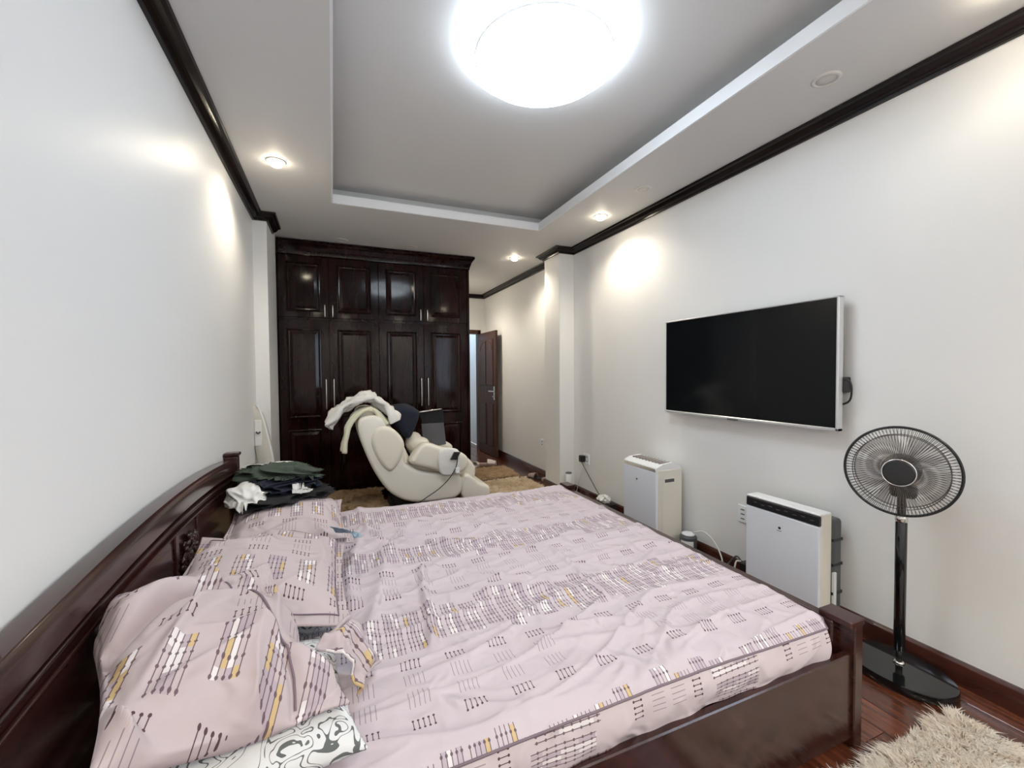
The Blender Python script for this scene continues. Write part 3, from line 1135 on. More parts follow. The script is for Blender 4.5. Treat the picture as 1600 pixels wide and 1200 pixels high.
def lump(name, c, size, seed, mat, label, cat, rz=0, amp=.35, sc=6, zfloor=None, tw=.5, group=None, n=72, bed_pile=False):
    """a crumpled heap of cloth"""
    u = np.linspace(0, 2*math.pi, n, endpoint=False)
    v = np.linspace(-1, 1, n//2)
    A, B = np.meshgrid(u, v, indexing='ij')
    cr = np.cos(B*math.pi/2)
    D = np.stack([np.cos(A)*cr, np.sin(A)*cr, np.sin(B*math.pi/2)], -1)
    wv = D+.25*np.stack([sn(D, 2.5, seed+i, 1) for i in range(3)], -1)
    rdg = np.clip(1-np.abs(sn(wv, sc*.5, seed+4, 2, 4))*1.4, 0, 1)**1.5
    r = 1+amp*(rdg-.4)+.25*sn(D, 2.2, seed+7, 1)
    Pn = D*r[..., None]*np.array(size)/2
    c_, s_ = math.cos(rz), math.sin(rz)
    Pn = np.stack([Pn[..., 0]*c_-Pn[..., 1]*s_, Pn[..., 0]*s_+Pn[..., 1]*c_, Pn[..., 2]], -1)+np.array(c)
    if zfloor is not None:
        Pn[..., 2] = np.where(Pn[..., 2] < zfloor, zfloor+(Pn[..., 2]-zfloor)*.03, Pn[..., 2])
    Pn[..., 0] = np.maximum(Pn[..., 0], -.524)
    if bed_pile:
        Pn = hm_sit(Pn)
        hm_add(Pn)
    o = grid_mesh(name, Pn, mat, None, None, closed_u=True)
    return tag(o, label, cat, group)


# ------------------------------------------------------------------ clothes by the headboard
for a in (('black_garment', (-.27, 2.72, .705), (.46, .40, .10), 41, 'black_cloth', 'black garment at the bottom of the clothes pile on the far pillow', .2, .5, 9),
          ('white_garment', (-.42, 2.60, .725), (.16, .20, .12), 42, 'white_cloth', 'white garment on the headboard side of the clothes pile', .3, .45, 9),
          ('navy_garment', (-.23, 2.72, .755), (.26, .28, .09), 43, 'navy', 'dark navy garment in the middle of the clothes pile on the far pillow', -.3, .6, 10),
          ('olive_shirt', (-.29, 2.82, .795), (.36, .24, .08), 44, 'olive', 'olive green shirt on top of the clothes pile by the headboard', -.15, .8, 12),
          ('cloth_scrap', (-.17, 2.56, .715), (.09, .06, .03), 45, 'white_cloth', 'small white scrap of cloth at the front of the clothes pile', .3, .5, 8),
          ('white_garment', (-.40, 2.92, .815), (.22, .09, .03), 46, 'white_cloth', 'white garment showing behind the olive shirt', .4, .6, 10)):
    lump(a[0], a[1], a[2], a[3], M[a[4]], a[5], 'clothes', a[6], a[7], a[8], bed_pile=True, n=120)
# blue satin pouches tucked between the pillows
lump('satin_pouch', (.06, 2.12, .495), (.12, .10, .045), 47, M['satin'], 'shiny pale blue satin pouch lying by the far pillow', 'pouch', .4, .35, 7, MZ+.003, bed_pile=True)

# white padded board standing in the corner
pth = [at(u, v, 1, 4.10) for u, v in ((393, 634), (401, 655), (408, 680), (414, 705), (419, 735))]
pth = [(p[0], 4.08, p[2]) for p in pth]+[(pth[-1][0]+.03, 4.02, .30), (pth[-1][0]+.03, 4.0, .0)]
bt = thing('padded_board', (pth[-1][0], 4.0, 0), 'narrow curved white padded board standing upright in the corner beside the wardrobe', 'board')
sp_ = spline(pth, 8)
pbm = MB()
rings = []
for i, p in enumerate(sp_):
    k = min(1, .45+i*.12)
    rings.append([pbm.bm.verts.new((p[0]+dx*k, p[1]+dy, p[2])) for dx, dy in ((-.062, -.012), (-.05, -.03), (.05, -.03), (.062, -.012), (.062, .016), (-.062, .016))])
for A, B in zip(rings, rings[1:]):
    for k in range(6):
        pbm.bm.faces.new((A[k], A[(k+1) % 6], B[(k+1) % 6], B[k]))
pbm.bm.faces.new(rings[0])
pbm.bm.faces.new(rings[-1][::-1])
pbm.build('pad', M['beige_pad'], bt, True)
MB().tube([(p[0]+.052, p[1]-.024, p[2]) for p in sp_], .007, 6).build('edge_tube', M['white_plastic'], bt, True)
q_ = sp_[14]
MB().box(q_[0]-.035, q_[0]+.02, q_[1]-.036, q_[1]-.022, q_[2]-.12, q_[2]+.10, bev=.008).build('pocket', M['white_cloth'], bt)
MB().tube([(q_[0]-.02, q_[1]-.04, q_[2]), (q_[0]-.005, q_[1]-.05, q_[2]-.012), (q_[0]+.01, q_[1]-.04, q_[2])], .006, 6).build('handle', M['black'], bt, True)

# ------------------------------------------------------------------ massage chair
CY0, CY1 = 3.90, 4.56


def pz(y, pts, it=2):
    return chaikin([(at(u, v, 1, y)[0], at(u, v, 1, y)[2]) for u, v in pts], it)


ch = thing('massage_chair', (.75, 4.23, 0), 'reclined ivory leather massage chair in front of the wardrobe', 'massage chair')
shell_px = [(558, 654), (561, 682), (572, 712), (587, 742), (605, 767), (622, 779), (640, 785), (660, 786), (690, 783), (722, 777), (724, 742), (700, 740), (660, 738), (640, 728), (630, 722), (632, 700), (622, 690), (606, 672), (600, 655), (585, 648)]
sh = pz(CY0, shell_px)
MB().puff(sh, CY0, CY0+.13, .035, 5).build('side_shell', M['ivory_shell'], ch, angle=60)
MB().puff(sh, CY1-.13, CY1, .035, 5).build('side_shell', M['ivory_shell'], ch, angle=60)
wing = [(586, 668), (604, 664), (622, 675), (633, 692), (630, 708), (624, 724), (610, 740), (596, 728), (584, 708), (578, 688)]
wp = pz(CY0, wing)
MB().puff(wp, CY0-.028, CY0+.06, .04, 5).build('side_bolster', M['ivory'], ch, angle=60)
MB().puff(wp, CY1-.06, CY1+.028, .04, 5).build('side_bolster', M['ivory'], ch, angle=60)
back_px = [(556, 650), (563, 640), (585, 638), (604, 650), (612, 668), (630, 690), (640, 712), (648, 728), (640, 745), (615, 760), (590, 735), (572, 705), (562, 682)]
MB().puff(pz(CY0, back_px), CY0+.10, CY1-.10, .05, 5).build('backrest', M['ivory'], ch, angle=60)
seat_px = [(625, 735), (650, 728), (690, 722), (730, 716), (742, 722), (752, 738), (745, 760), (690, 765), (640, 765)]
MB().puff(pz(CY0, seat_px), CY0+.11, CY1-.11, .045, 5).build('seat', M['ivory'], ch, angle=60)
leg_px = [(722, 745), (732, 741), (742, 748), (752, 757), (764, 758), (769, 766), (768, 788), (722, 790)]
MB().puff(pz(CY0, leg_px), CY0+.02, CY1-.02, .035, 5).build('leg_rest', M['ivory_shell'], ch, angle=60)
arm_px = [(637, 724), (645, 708), (659, 691), (672, 692), (690, 699), (720, 706), (730, 713), (732, 724), (724, 736), (711, 740), (694, 743), (684, 735), (660, 729)]
MB().puff(pz(CY0, arm_px), CY0-.05, CY0+.10, .04, 5).build('armrest', M['ivory'], ch, angle=60)
arm2 = [(at(u, v, 1, CY1)[0], at(u, v, 1, CY1)[2]) for u, v in ((650, 690), (662, 680), (680, 684), (700, 690), (706, 697), (700, 705), (680, 712), (655, 712))]
MB().puff(chaikin(arm2, 2), CY1-.10, CY1+.05, .04, 5).build('armrest', M['ivory'], ch, angle=60)
cuff = [(686, 700), (712, 700), (719, 706), (716, 738), (700, 744), (688, 742), (683, 722)]
MB().puff(pz(CY0-.06, cuff), CY0-.075, CY0-.02, .02, 4).build('arm_cuff', M['white_cloth'], ch, angle=60)
MB().box(.50, 1.10, CY0+.06, CY1-.06, .05, .16, bev=.02).build('base', M['black'], ch)
for y_ in (CY0+.10, CY1-.16):
    MB().box(.48, 1.15, y_, y_+.06, .0, .055, bev=.01).build('foot_skid', M['black'], ch)
MB().box(.62, .82, CY0+.16, CY1-.16, .13, .40, bev=.02).build('lift_column', M['black'], ch)
remote = pz(CY0-.085, [(703, 718), (709, 706), (719, 706), (713, 718)], 0)
MB().puff([tuple(p) for p in remote], CY0-.105, CY0-.083, .006, 3).build('remote', M['black'], ch)
cable = [tuple(at(u, v, 1, CY0-.09)) for u, v in ((716, 708), (713, 728), (704, 745), (688, 762), (670, 775), (652, 786), (630, 788))]
MB().tube(spline(cable, 6), .004, 6).build('cable', M['black'], ch, True)
tg = at(715, 735, 1, CY0-.10)
MB().box(tg[0]-.02, tg[0]+.02, tg[1]-.006, tg[1]+.006, tg[2]-.028, tg[2]+.028, bev=.004).build('cable_tag', M['white_plastic'], ch)

# things lying on the chair
yy = 4.10
pt = [tuple(at(u, v, 1, yy)) for u, v in ((519, 668), (527, 654), (545, 639), (566, 627), (585, 630), (600, 643), (608, 658))]
strip('white_towel', pt, .34, M['white_cloth'], 'white towel draped over the head of the massage chair', 'towel', 51, .06, .03)
pt = [tuple(at(u, v, 1, 4.0)) for u, v in ((539, 706), (542, 685), (547, 664), (556, 650), (572, 642), (590, 648), (603, 664))]
strip('cream_garment', pt, .10, M['yellow_cloth'], 'pale cream garment with a sleeve hanging behind the chair head', 'clothes', 52, .02, .035)
nv_ = MB()
nv_.puff(pz(4.02, [(600, 640), (615, 634), (640, 632), (660, 640), (657, 655), (648, 672), (641, 688), (630, 684), (618, 668), (606, 654)], 2), 4.02, 4.34, .05, 6)
bmesh.ops.subdivide_edges(nv_.bm, edges=nv_.bm.edges[:], cuts=1)
vv = np.array([v.co[:] for v in nv_.bm.verts])
dd = sn(vv, 22, 77, 2)*.012
for v, q in zip(nv_.bm.verts, dd):
    v.co += Vector((q, q*.5, q))
tag(nv_.build('navy_garment', M['navy'], None, True), 'dark navy garment heaped on the backrest of the massage chair', 'clothes')
c0 = at(652, 690, 1, 4.2)
o = lump('cream_cushion', (c0[0], 4.2, c0[2]-.03), (.22, .40, .26), 54, M['ivory'], 'cream cushion sitting upright on the massage chair seat', 'cushion', 0, .12, 4)
c0 = at(645, 715, 1, 4.08)
o = lump('grey_garment', (c0[0]+.04, 4.10, c0[2]), (.20, .16, .07), 55, M['grey_cloth'], 'small crumpled grey cloth tucked beside the chair armrest', 'clothes', 0, .3, 6)
ht = thing('hanger_trousers', tuple(at(668, 690, 1, 4.36)), 'dark trousers folded over a hanger with a thin silver bar on the massage chair', 'trousers')
A_, B_ = at(637, 646, 1, 4.34), at(690, 639, 1, 4.34)
MB().tube([tuple(A_), tuple(B_)], .008, 8).build('bar', M['chrome'], ht, True)
MB().tube(spline([tuple(A_+np.array([-.01, 0, .0])), tuple(A_+np.array([.0, 0, .04])), tuple(A_+np.array([.02, 0, .02]))], 6), .008, 6).build('hook', M['white_plastic'], ht, True)
q = [at(u, v, 1, 4.36) for u, v in ((655, 645), (692, 640), (694, 662), (660, 664))]
MB().puff([(p[0], p[2]) for p in q], 4.352, 4.385, .008, 3).build('upper_leg', M['black_cloth'], ht)
q = [at(u, v, 1, 4.36) for u, v in ((658, 662), (693, 660), (697, 694), (662, 700))]
MB().puff([(p[0], p[2]) for p in q], 4.348, 4.378, .008, 3).build('lower_leg', M['grey_cloth'], ht)

# ------------------------------------------------------------------ rugs


def rug(x0, x1, y0, y1, th, mat, label, nst, slen, seed, wid=.006, rz=0.0, z0=.001):
    t = thing('shag_rug', ((x0+x1)/2, (y0+y1)/2, 0), label, 'rug')
    MB().box(x0, x1, y0, y1, z0, th, bev=min(.008, th*.4)).build('backing', M['backing'], t)
    rs = np.random.RandomState(seed)
    ncl = nst//7
    cl = np.stack([rs.uniform(x0, x1, ncl), rs.uniform(y0, y1, ncl)], 1)
    lean = np.stack([sn(cl, 9, seed, 2), sn(cl, 9, seed+1, 2)], 1)*.9+rs.normal(size=(ncl, 2))*.35
    ed = np.minimum(np.minimum(cl[:, 0]-x0, x1-cl[:, 0]), np.minimum(cl[:, 1]-y0, y1-cl[:, 1]))
    outd = np.stack([np.sign(cl[:, 0]-(x0+x1)/2)*(np.minimum(cl[:, 0]-x0, x1-cl[:, 0]) < .05), np.sign(cl[:, 1]-(y0+y1)/2)*(np.minimum(cl[:, 1]-y0, y1-cl[:, 1]) < .05)], 1)
    lean += outd*.7
    i = np.repeat(np.arange(ncl), 7)
    n_ = len(i)
    base = cl[i]+rs.normal(size=(n_, 2))*.007
    base[:, 0] = np.clip(base[:, 0], x0, x1)
    base[:, 1] = np.clip(base[:, 1], y0, y1)
    ln = slen*rs.uniform(.7, 1.25, n_)
    le = lean[i]+rs.normal(size=(n_, 2))*.22
    a = rs.uniform(0, math.pi, n_)
    side_ = np.stack([np.cos(a), np.sin(a), np.zeros(n_)], 1)*wid/2
    b0 = np.column_stack([base, np.full(n_, th-.002)])
    mid = b0+np.column_stack([le*ln[:, None]*.35, ln*.55])
    tip = b0+np.column_stack([le*ln[:, None]*1.0, ln*.85/np.sqrt(1+.35*(le**2).sum(1))])
    Vv = np.stack([b0-side_, b0+side_, mid-side_*.9, mid+side_*.9, tip], 1).reshape(-1, 3)
    k = np.arange(n_)[:, None]*5
    tris = np.concatenate([k+np.array([[0, 1, 3]]), k+np.array([[0, 3, 2]]), k+np.array([[2, 3, 4]])])
    me = bpy.data.meshes.new('pile')
    me.from_pydata(Vv.tolist(), [], tris.tolist())
    o = link('pile', me, mat, t)
    o['kind'] = 'stuff'
    return t


rug(1.15, 2.235, -.55, .86, .012, M['pile_cream'], 'cream shaggy rug on the floor in the near right corner', 84000, .032, 61, .005)
rug(1.56, 2.26, 3.60, 4.99, .014, M['pile_beige'], 'cream beige shaggy rug on the floor between the massage chair and the right wall', 26000, .032, 62, .007)
rug(1.62, 2.24, 5.10, 5.72, .014, M['pile_tan'], 'brown tan shaggy rug on the passage floor beyond the beige one', 16000, .026, 63, .007)
rug(-.30, .44, 3.60, 4.79, .125, M['pile_tan'], 'thick folded tan shaggy rug on the floor left of the massage chair', 32000, .034, 64, .008)

# ------------------------------------------------------------------ television
TVX = 2.415
tv = thing('television', (TVX, 2.015, 1.05), 'large black flat television with a silver frame on the right wall', 'television')
ty0, ty1, tz0, tz1 = 1.388, 2.64, 1.052, 1.757
bz = .013
b_ = MB()
for (a, b0_, c, d_) in ((ty0, ty1, tz0, tz0+bz*1.3), (ty0, ty1, tz1-bz*.7, tz1), (ty0, ty0+bz, tz0, tz1), (ty1-bz*.7, ty1, tz0, tz1)):
    b_.box(TVX-.006, TVX+.035, a, b0_, c, d_, bev=.003)
b_.build('bezel', M['silver'], tv)
MB().box(TVX, TVX+.03, ty0+.008, ty1-.006, tz0+.012, tz1-.006).build('screen', M['screen'], tv)
MB().box(TVX+.03, TVX+.06, ty0+.15, ty1-.15, tz0+.06, tz1-.2, bev=.008).build('back_cover', M['grey_plastic'], tv)
MB().box(TVX+.06, XR-.001, 1.8, 2.2, 1.25, 1.55).build('wall_bracket', M['black'], tv)
MB().box(TVX-.009, TVX-.004, 1.98, 2.06, tz0-.004, tz0+.006, bev=.001).build('sensor_bar', M['grey_plastic'], tv)
pl = at(1318, 598, 0, 2.47)
tp = thing('tv_plug', (XR, pl[1], pl[2]), 'black power plug in the wall beside the television edge', 'plug')
MB().box(2.445, XR, pl[1]-.02, pl[1]+.03, pl[2]-.05, pl[2]+.03, bev=.005).build('body', M['black'], tp)
MB().tube(spline([(2.45, pl[1]-.01, pl[2]+.02), (2.44, pl[1]-.045, pl[2]+.01), (2.44, pl[1]-.055, pl[2]-.04), (2.455, pl[1]-.03, pl[2]-.10), (2.46, pl[1]+.06, pl[2]-.13)], 6), .005, 6).build('cord', M['black'], tp, True)

M['louvre'] = new_mat('taupe_louvre', (.30, .26, .24), .45)
# ------------------------------------------------------------------ portable air conditioner
y0, y1, x0, x1 = 2.50, 2.895, 2.205, 2.455
ac = thing('portable_air_conditioner', ((x0+x1)/2, (y0+y1)/2, 0), 'white portable air conditioner standing against the right wall beyond the bed', 'air conditioner')
MB().box(x0+.012, x1, y0, y1, .02, .635, bev=.012, seg=2).build('body', M['cream_plastic'], ac)
MB().box(x0, x0+.02, y0+.004, y1-.004, .03, .612, bev=.006, seg=2).build('front_panel', M['front_white'], ac)
tb = MB()
sec = [(x0+.004, .612), (x0+.004, .648), (x0+.06, .672), (x0+.16, .680), (x1-.01, .650), (x1-.01, .612)]
for yy_ in (y0+.004, y1-.004):
    pass
rings = [[tb.bm.verts.new((x, y_, z)) for x, z in sec] for y_ in (y0+.004, y1-.004)]
for k in range(6):
    tb.bm.faces.new((rings[0][k], rings[0][(k+1) % 6], rings[1][(k+1) % 6], rings[1][k]))
tb.bm.faces.new(rings[0])
tb.bm.faces.new(rings[1][::-1])
tb.build('top_cover', M['white_plastic'], ac)
MB().box(x0-.001, x0+.008, y0+.012, y1-.012, .616, .642, bev=.003).build('control_strip', M['chrome'], ac)
for k in range(9):
    ya = y0+.03+k*.037
    MB().box(x0+.055, x0+.155, ya, ya+.018, .672, .6815, rot=None).build('louvre', M['louvre'], ac)
MB().box(x0+.08, x0+.17, y0-.003, y0+.01, .535, .560, bev=.003).build('carry_handle', M['grey_plastic'], ac)
for k in range(3):
    MB().box(x0+.022+k*.016, x0+.028+k*.016, y0-.002, y0+.01, .13, .58).build('vent_slot', M['trim'], ac)
MB().box(x0+.04, x0+.052, y0-.006, y0+.01, .15, .165, bev=.002).build('drain_cap', M['black'], ac)
lg = at(995, 748, 0, x0)
MB().lathe([(0, 0), (.008, .001), (.008, .003), (0, .0035)], (x0+.001, lg[1], lg[2]), (-1, 0, 0), 16).build('logo_mark', M['grey_plastic'], ac)
MB().box(x0-.002, x0+.004, lg[1]-.015, lg[1]+.015, lg[2]-.018, lg[2]-.015).build('logo_lettering', M['trim'], ac)
for ya in (y0+.05, y1-.05):
    for xa in (x0+.05, x1-.05):
        MB().lathe([(0, -.012), (.018, -.012), (.018, .012), (0, .012)], (xa, ya, .0185), (1, 0, 0), 16).build('castor', M['black'], ac)

# ------------------------------------------------------------------ flat air purifier / heater
y0, y1, x0, x1 = 1.388, 1.815, 2.278, 2.375
hp = thing('air_purifier', (2.36, (y0+y1)/2, 0), 'wide flat white air purifier with a black strip along its top', 'air purifier')
MB().box(x0+.012, x1, y0, y1, .03, .628, bev=.008, seg=2).build('body', M['cream_plastic'], hp)
MB().box(x0, x0+.018, y0+.003, y1-.003, .035, .568, bev=.006, seg=2).build('front_panel', M['front_white'], hp)
MB().box(x0, x0+.02, y0+.003, y1-.003, .570, .622, bev=.004).build('control_strip', M['black'], hp)
for k in range(8):
    MB().box(x0-.002, x0+.01, y0+.03+k*.046, y0+.05+k*.046, .592+(k % 2)*.006, .596+(k % 2)*.006).build('vent_mark', M['grey_plastic'], hp)
MB().box(x0+.005, x1, y0+.002, y1-.002, .622, .634, bev=.004).build('top_cover', M['white_plastic'], hp)
MB().box(x1-.002, 2.458, y0-.004, y1-.02, .03, .595, bev=.02, seg=3).build('back_housing', M['grey_plastic'], hp)
for z_ in (.20, .35, .48):
    MB().box(x1+.002, 2.455, y0-.0065, y0+.02, z_, z_+.014).build('rib', M['black'], hp)
MB().box(x1+.005, x1+.025, y0-.012, y0+.01, .05, .32, bev=.003).build('hose_guide', M['white_plastic'], hp)
lg = at(1218, 825, 0, x0)
MB().lathe([(0, 0), (.007, .001), (.007, .003), (0, .0035)], (x0+.001, lg[1], lg[2]), (-1, 0, 0), 16).build('logo_mark', M['black'], hp)
MB().box(x0-.002, x0+.004, lg[1]-.012, lg[1]+.014, lg[2]-.017, lg[2]-.0145).build('logo_lettering', M['grey_plastic'], hp)
for ya in (y0+.05, y1-.05):
    MB().box(x0+.01, 2.45, ya-.02, ya+.02, 0, .035, bev=.006).build('foot', M['grey_plastic'], hp)

# ------------------------------------------------------------------ standing fan
FX, FY = 2.350, 1.085
fan = thing('standing_fan', (FX, FY, 0), 'black standing fan with a round wire guard by the right wall', 'fan')
MB().lathe([(0, .002), (.985, .002), (1.0, .006), (1.0, .034), (.985, .040), (0, .043)], (2.325, 1.08, 0), n=64, sx=.150, sy=.205).build('base', M['black_gloss'], fan, angle=40)
MB().lathe([(0, 0), (.021, .0), (.021, .006), (.015, .010), (0, .010)], (FX, FY, .042), n=24).build('base_collar', M['chrome'], fan, True)
MB().tube([(FX, FY, .045), (FX, FY, .11)], .0125, 16).build('inner_pole', M['black'], fan, True)
MB().lathe([(.013, .095), (.021, .105), (.021, .685), (.018, .69), (.013, .69)], (FX, FY, 0), n=24).build('pole', M['black_gloss'], fan, angle=40)
MB().lathe([(.019, .688), (.023, .692), (.023, .712), (.017, .722), (.012, .724)], (FX, FY, 0), n=24).build('pole_collar', M['chrome'], fan, True)
HC = np.array([2.245, 1.045, .935])        # guard centre
nrm_ = Vector((-.93, -.36, .04)).normalized()
hb_ = HC-np.array(nrm_)*.09
MB().tube(spline([(FX, FY, .715), (FX-.002, FY, .76), (FX-.006, FY-.002, .82), (hb_[0], hb_[1], hb_[2]-.03)], 6), .016, 12).build('neck', M['black'], fan, True)
nb = MB()
nb.box(FX-.035, FX+.025, FY-.055, FY+.04, .80, .865, bev=.02, seg=3, rot=Matrix.Rotation(.35, 3, 'Z'))
nb.build('switch_box', M['black'], fan)
cg = Vector(HC)
MB().lathe([(0, -.16), (.04, -.158), (.062, -.14), (.068, -.09), (.068, -.04), (.06, -.03), (0, -.03)], cg, nrm_, 32).build('motor', M['grey_plastic'], fan, angle=40)
a_ = nrm_.orthogonal().normalized()
b2 = nrm_.cross(a_)
RG = .189


def cage(front):
    wb = MB()
    nn = 90
    s_ = 1 if front else -1
    for i in range(nn):
        q = 2*math.pi*(i+(0 if front else .5))/nn
        d = a_*math.cos(q)+b2*math.sin(q)
        pts = []
        for r, hgt in ((.052, .052), (.10, .050), (.145, .040), (.175, .020), (RG, 0)) if front else ((.07, .050), (.115, .048), (.160, .030), (RG, 0)):
            pts.append(cg+d*r+nrm_*hgt*s_)
        wb.tube(pts, .0011, 4, cap=False)
    wb.ring(cg+nrm_*(.034 if front else -.030)*1.0, nrm_, .157, .0016, 64, 4)
    return wb.build('front_guard' if front else 'rear_guard', M['chrome_dark'], fan)


M['chrome_dark'] = new_mat('guard_wire', (.10, .09, .085), .35, .7)
cage(True)
cage(False)
MB().ring(cg, nrm_, RG, .0055, 72, 8).build('guard_rim', M['black'], fan, True)
MB().lathe([(0, .064), (.048, .062), (.054, .056), (.054, .048), (0, .046)], cg, nrm_, 32).build('front_badge', M['black'], fan, angle=40)
MB().ring(cg+nrm_*.056, nrm_, .055, .003, 48, 6).build('badge_rim', M['chrome'], fan, True)
MB().lathe([(0, .03), (.03, .028), (.036, .02), (.036, -.02), (0, -.02)], cg, nrm_, 24).build('hub', M['grey_plastic'], fan, angle=40)
for k in range(5):
    q0 = 2*math.pi*k/5+.3
    G = np.zeros((9, 7, 3))
    for i, r in enumerate(np.linspace(.034, .158, 9)):
        for j, t in enumerate(np.linspace(-.5, .5, 7)):
            wd = .55+.45*math.sin(math.pi*min(1, i/8+.25)*.75)
            q = q0+t*wd*(1.15 if i > 0 else .8)+.10*i/8
            p = cg+(a_*math.cos(q)+b2*math.sin(q))*r+nrm_*(.022*t*2)
            G[i, j] = p
    o = grid_mesh('blade', G, M['blade'], fan)
    md = o.modifiers.new('thickness', 'SOLIDIFY')
    md.thickness = .002

# ------------------------------------------------------------------ small things along the right wall


def plate(name, u, v, label, w_=.075, h_=.115, cat='socket'):
    p = at(u, v, 0, XR)
    t = thing(name, (XR, p[1], p[2]), label, cat)
    MB().box(XR-.010, XR, p[1]-w_/2, p[1]+w_/2, p[2]-h_/2, p[2]+h_/2, bev=.003).build('faceplate', M['white_plastic'], t)
    return t, p


t, p = plate('wall_socket', 848, 692, 'white wall socket low on the passage wall beyond the right pillar', .08, .10)
for dz in (-.02, .02):
    MB().box(XR-.0115, XR-.009, p[1]-.012, p[1]+.012, p[2]+dz-.006, p[2]+dz+.006).build('outlet_slot', M['grey_plastic'], t)
t, p = plate('wall_socket', 917, 717, 'white wall socket holding a black plug beside the portable air conditioner', .11, .11)
for dz in (-.025, .025):
    MB().box(XR-.0115, XR-.009, p[1]-.03, p[1]-.01, p[2]+dz-.006, p[2]+dz+.006).build('outlet_slot', M['grey_plastic'], t)
pg = thing('power_plug', (XR-.012, p[1]+.03, p[2]), 'black power plug in the socket near the right pillar with its cord', 'plug')
MB().box(XR-.065, XR-.012, p[1]+.005, p[1]+.065, p[2]-.035, p[2]+.035, bev=.006).build('body', M['black'], pg)
MB().tube(spline([(XR-.05, p[1]+.03, p[2]-.03), (XR-.045, p[1]-.10, p[2]-.15), (XR-.04, p[1]-.32, p[2]-.33), (XR-.04, 3.42, .02)], 8), .004, 6).build('cord', M['black'], pg, True)
pg2 = tag(MB().tube(spline([(XR-.02, p[1]+.01, p[2]-.03), (XR-.03, p[1]+.03, p[2]-.13), (XR-.04, p[1]+.09, p[2]-.25), (XR-.05, p[1]+.15, .01)], 8), .003, 6).build('charging_cable', M['cord_white'], None, True), 'thin pale cord hanging from the socket near the right pillar', 'cord')
t, p = plate('wall_socket', 1162, 803, 'white wall socket half hidden behind the flat air purifier', .075, .115)
for dz in (-.03, .0, .03):
    MB().box(XR-.0115, XR-.009, p[1]-.014, p[1]+.014, p[2]+dz-.003, p[2]+dz+.003).build('outlet_slot', M['grey_plastic'], t)

# white canister by the pillar
c = thing('white_canister', (2.365, 4.06, 0), 'slim white canister standing on the floor in front of the right pillar', 'canister')
MB().lathe([(0, .0), (.034, .0), (.036, .006), (.036, .255), (.033, .263), (0, .263)], (2.365, 4.06, 0), n=28).build('body', M['white_plastic'], c, angle=40)
MB().lathe([(0, .262), (.034, .262), (.034, .271), (.028, .276), (0, .277)], (2.365, 4.06, 0), n=28).build('lid', M['grey_plastic'], c, angle=40)


def slipper(x, y, rz, mat, sole, label, s=1.0, z=0.0):
    t = thing('slipper', (x, y, z), label, 'slipper', 'slippers on the floor')
    R_ = Matrix.Rotation(rz, 3, 'Z')
    out = chaikin([(-.13, -.03), (-.10, -.042), (0, -.036), (.08, -.048), (.125, -.03), (.13, .01), (.09, .042), (0, .038), (-.10, .038), (-.13, .02)], 2)*s
    b_ = MB()
    lo = [b_.bm.verts.new(R_ @ Vector((p[0], p[1], 0))+Vector((x, y, z))) for p in out]
    hi = [b_.bm.verts.new(R_ @ Vector((p[0], p[1], .022*s))+Vector((x, y, z))) for p in out]
    for k in range(len(out)):
        j = (k+1) % len(out)
        b_.bm.faces.new((lo[k], lo[j], hi[j], hi[k]))
    b_.bm.faces.new(lo[::-1])
    b_.bm.faces.new(hi)
    b_.build('sole', sole, t)
    G = np.zeros((10, 13, 3))
    for i, xx in enumerate(np.linspace(.0, .115, 10)):
        hw = .048-.016*(i/9)**2
        hz = .058-.026*(i/9)**1.5
        for j, q in enumerate(np.linspace(0, math.pi, 13)):
            p = R_ @ Vector((xx*s, -math.cos(q)*hw*s, 0))
            G[i, j] = (p.x+x, p.y+y, z+.018*s+math.sin(q)*hz*s)
    o = grid_mesh('upper', G, mat, t)
    md = o.modifiers.new('thickness', 'SOLIDIFY')
    md.thickness = .006
    md.offset = 0
    return t


slipper(2.39, 4.93, 2.0, M['slip_pink'], M['rub'], 'dusty pink slipper by the passage wall, the farther of the pair')
slipper(2.42, 4.655, 1.6, M['slip_pink'], M['rub'], 'dusty pink slipper beside the right pillar, the nearer of the pair')
slipper(2.10, 5.98, -.5, M['slip_white'], M['slip_pink'], 'whitish open slipper on the passage floor beyond the tan rug', 1.1)
slipper(1.88, 5.92, .9, M['slip_white'], M['slip_white'], 'white slipper at the corner of the wardrobe', 1.0)
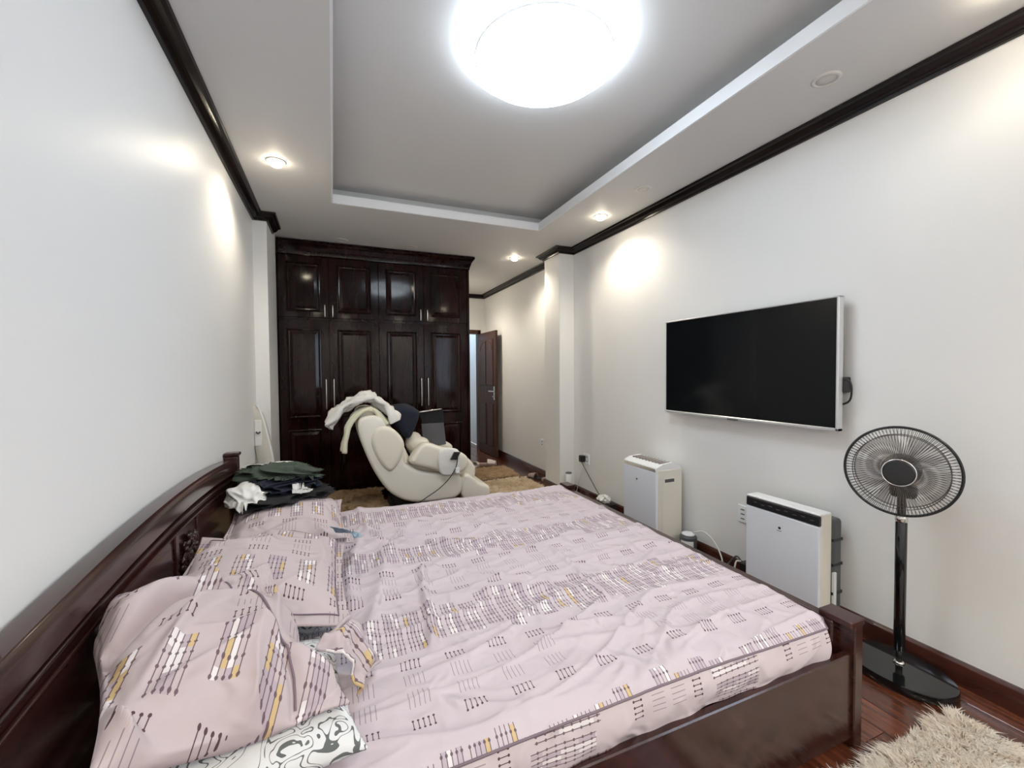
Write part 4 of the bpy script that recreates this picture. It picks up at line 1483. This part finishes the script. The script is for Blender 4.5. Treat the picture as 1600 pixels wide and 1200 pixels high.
# tissue on the floor, spool with label, adapter and cords
lump('crumpled_tissue', (2.39, 3.42, .152), (.08, .13, .06), 71, M['white_cloth'], 'small crumpled white cloth by the baseboard under the hanging cord', 'cloth', 0, .8, 11)
bx = thing('storage_box', (2.38, 3.42, 0), 'low dark box under the crumpled white cloth', 'box')
MB().box(2.31, 2.455, 3.32, 3.53, 0, .115, bev=.004).build('body', M['rub'], bx)
MB().box(2.308, 2.457, 3.318, 3.532, .115, .122, bev=.002).build('lid', M['rub'], bx)

sp = thing('round_tin', (2.41, 2.405, 0), 'dark round tin with a white label beside the portable air conditioner', 'tin')
zc_ = .16
MB().lathe([(0, 0), (.058, 0), (.060, .006), (.060, .155), (.050, .165), (0, .165)], (2.40, 2.385, 0), n=32).build('body', M['grey_plastic'], sp, angle=40)
lb = MB()
G = np.zeros((12, 2, 3))
for i, q in enumerate(np.linspace(math.pi*.95, math.pi*1.45, 12)):
    for j, z_ in enumerate((.085, .135)):
        G[i, j] = (2.40+.0612*math.cos(q), 2.385+.0612*math.sin(q), z_)
lb.bm.free()
grid_mesh('paper_label', G, M['white_plastic'], sp)
MB().lathe([(.03, .164), (.046, .166), (.048, .176), (.03, .180), (0, .178)], (2.40, 2.385, 0), n=24).build('lid', M['white_plastic'], sp, True)
tag(MB().tube(spline([(2.42, 2.36, .185), (2.44, 2.28, .215), (2.44, 2.18, .17), (2.42, 2.10, .07), (2.39, 2.12, .005), (2.36, 2.02, .006)], 8), .005, 6).build('charging_cable', M['cord_white'], None, True), 'white cord curving down from the round tin to the floor', 'cord')
ad = thing('power_adapter', (2.42, 1.90, 0), 'black power adapter with cords on the floor left of the flat air purifier', 'adapter')
MB().box(2.37, 2.46, 1.855, 1.935, 0, .155, bev=.006).build('body', M['black'], ad)
MB().tube(spline([(2.40, 1.94, .15), (2.39, 1.97, .17), (2.38, 2.02, .10), (2.36, 2.06, .01)], 8), .006, 6).build('cord', M['grey_plastic'], ad, True)
MB().tube(spline([(2.385, 1.93, .155), (2.36, 1.945, .15), (2.345, 1.95, .07), (2.34, 1.96, .008)], 8), .006, 6).build('cord', M['cord_white'], ad, True)
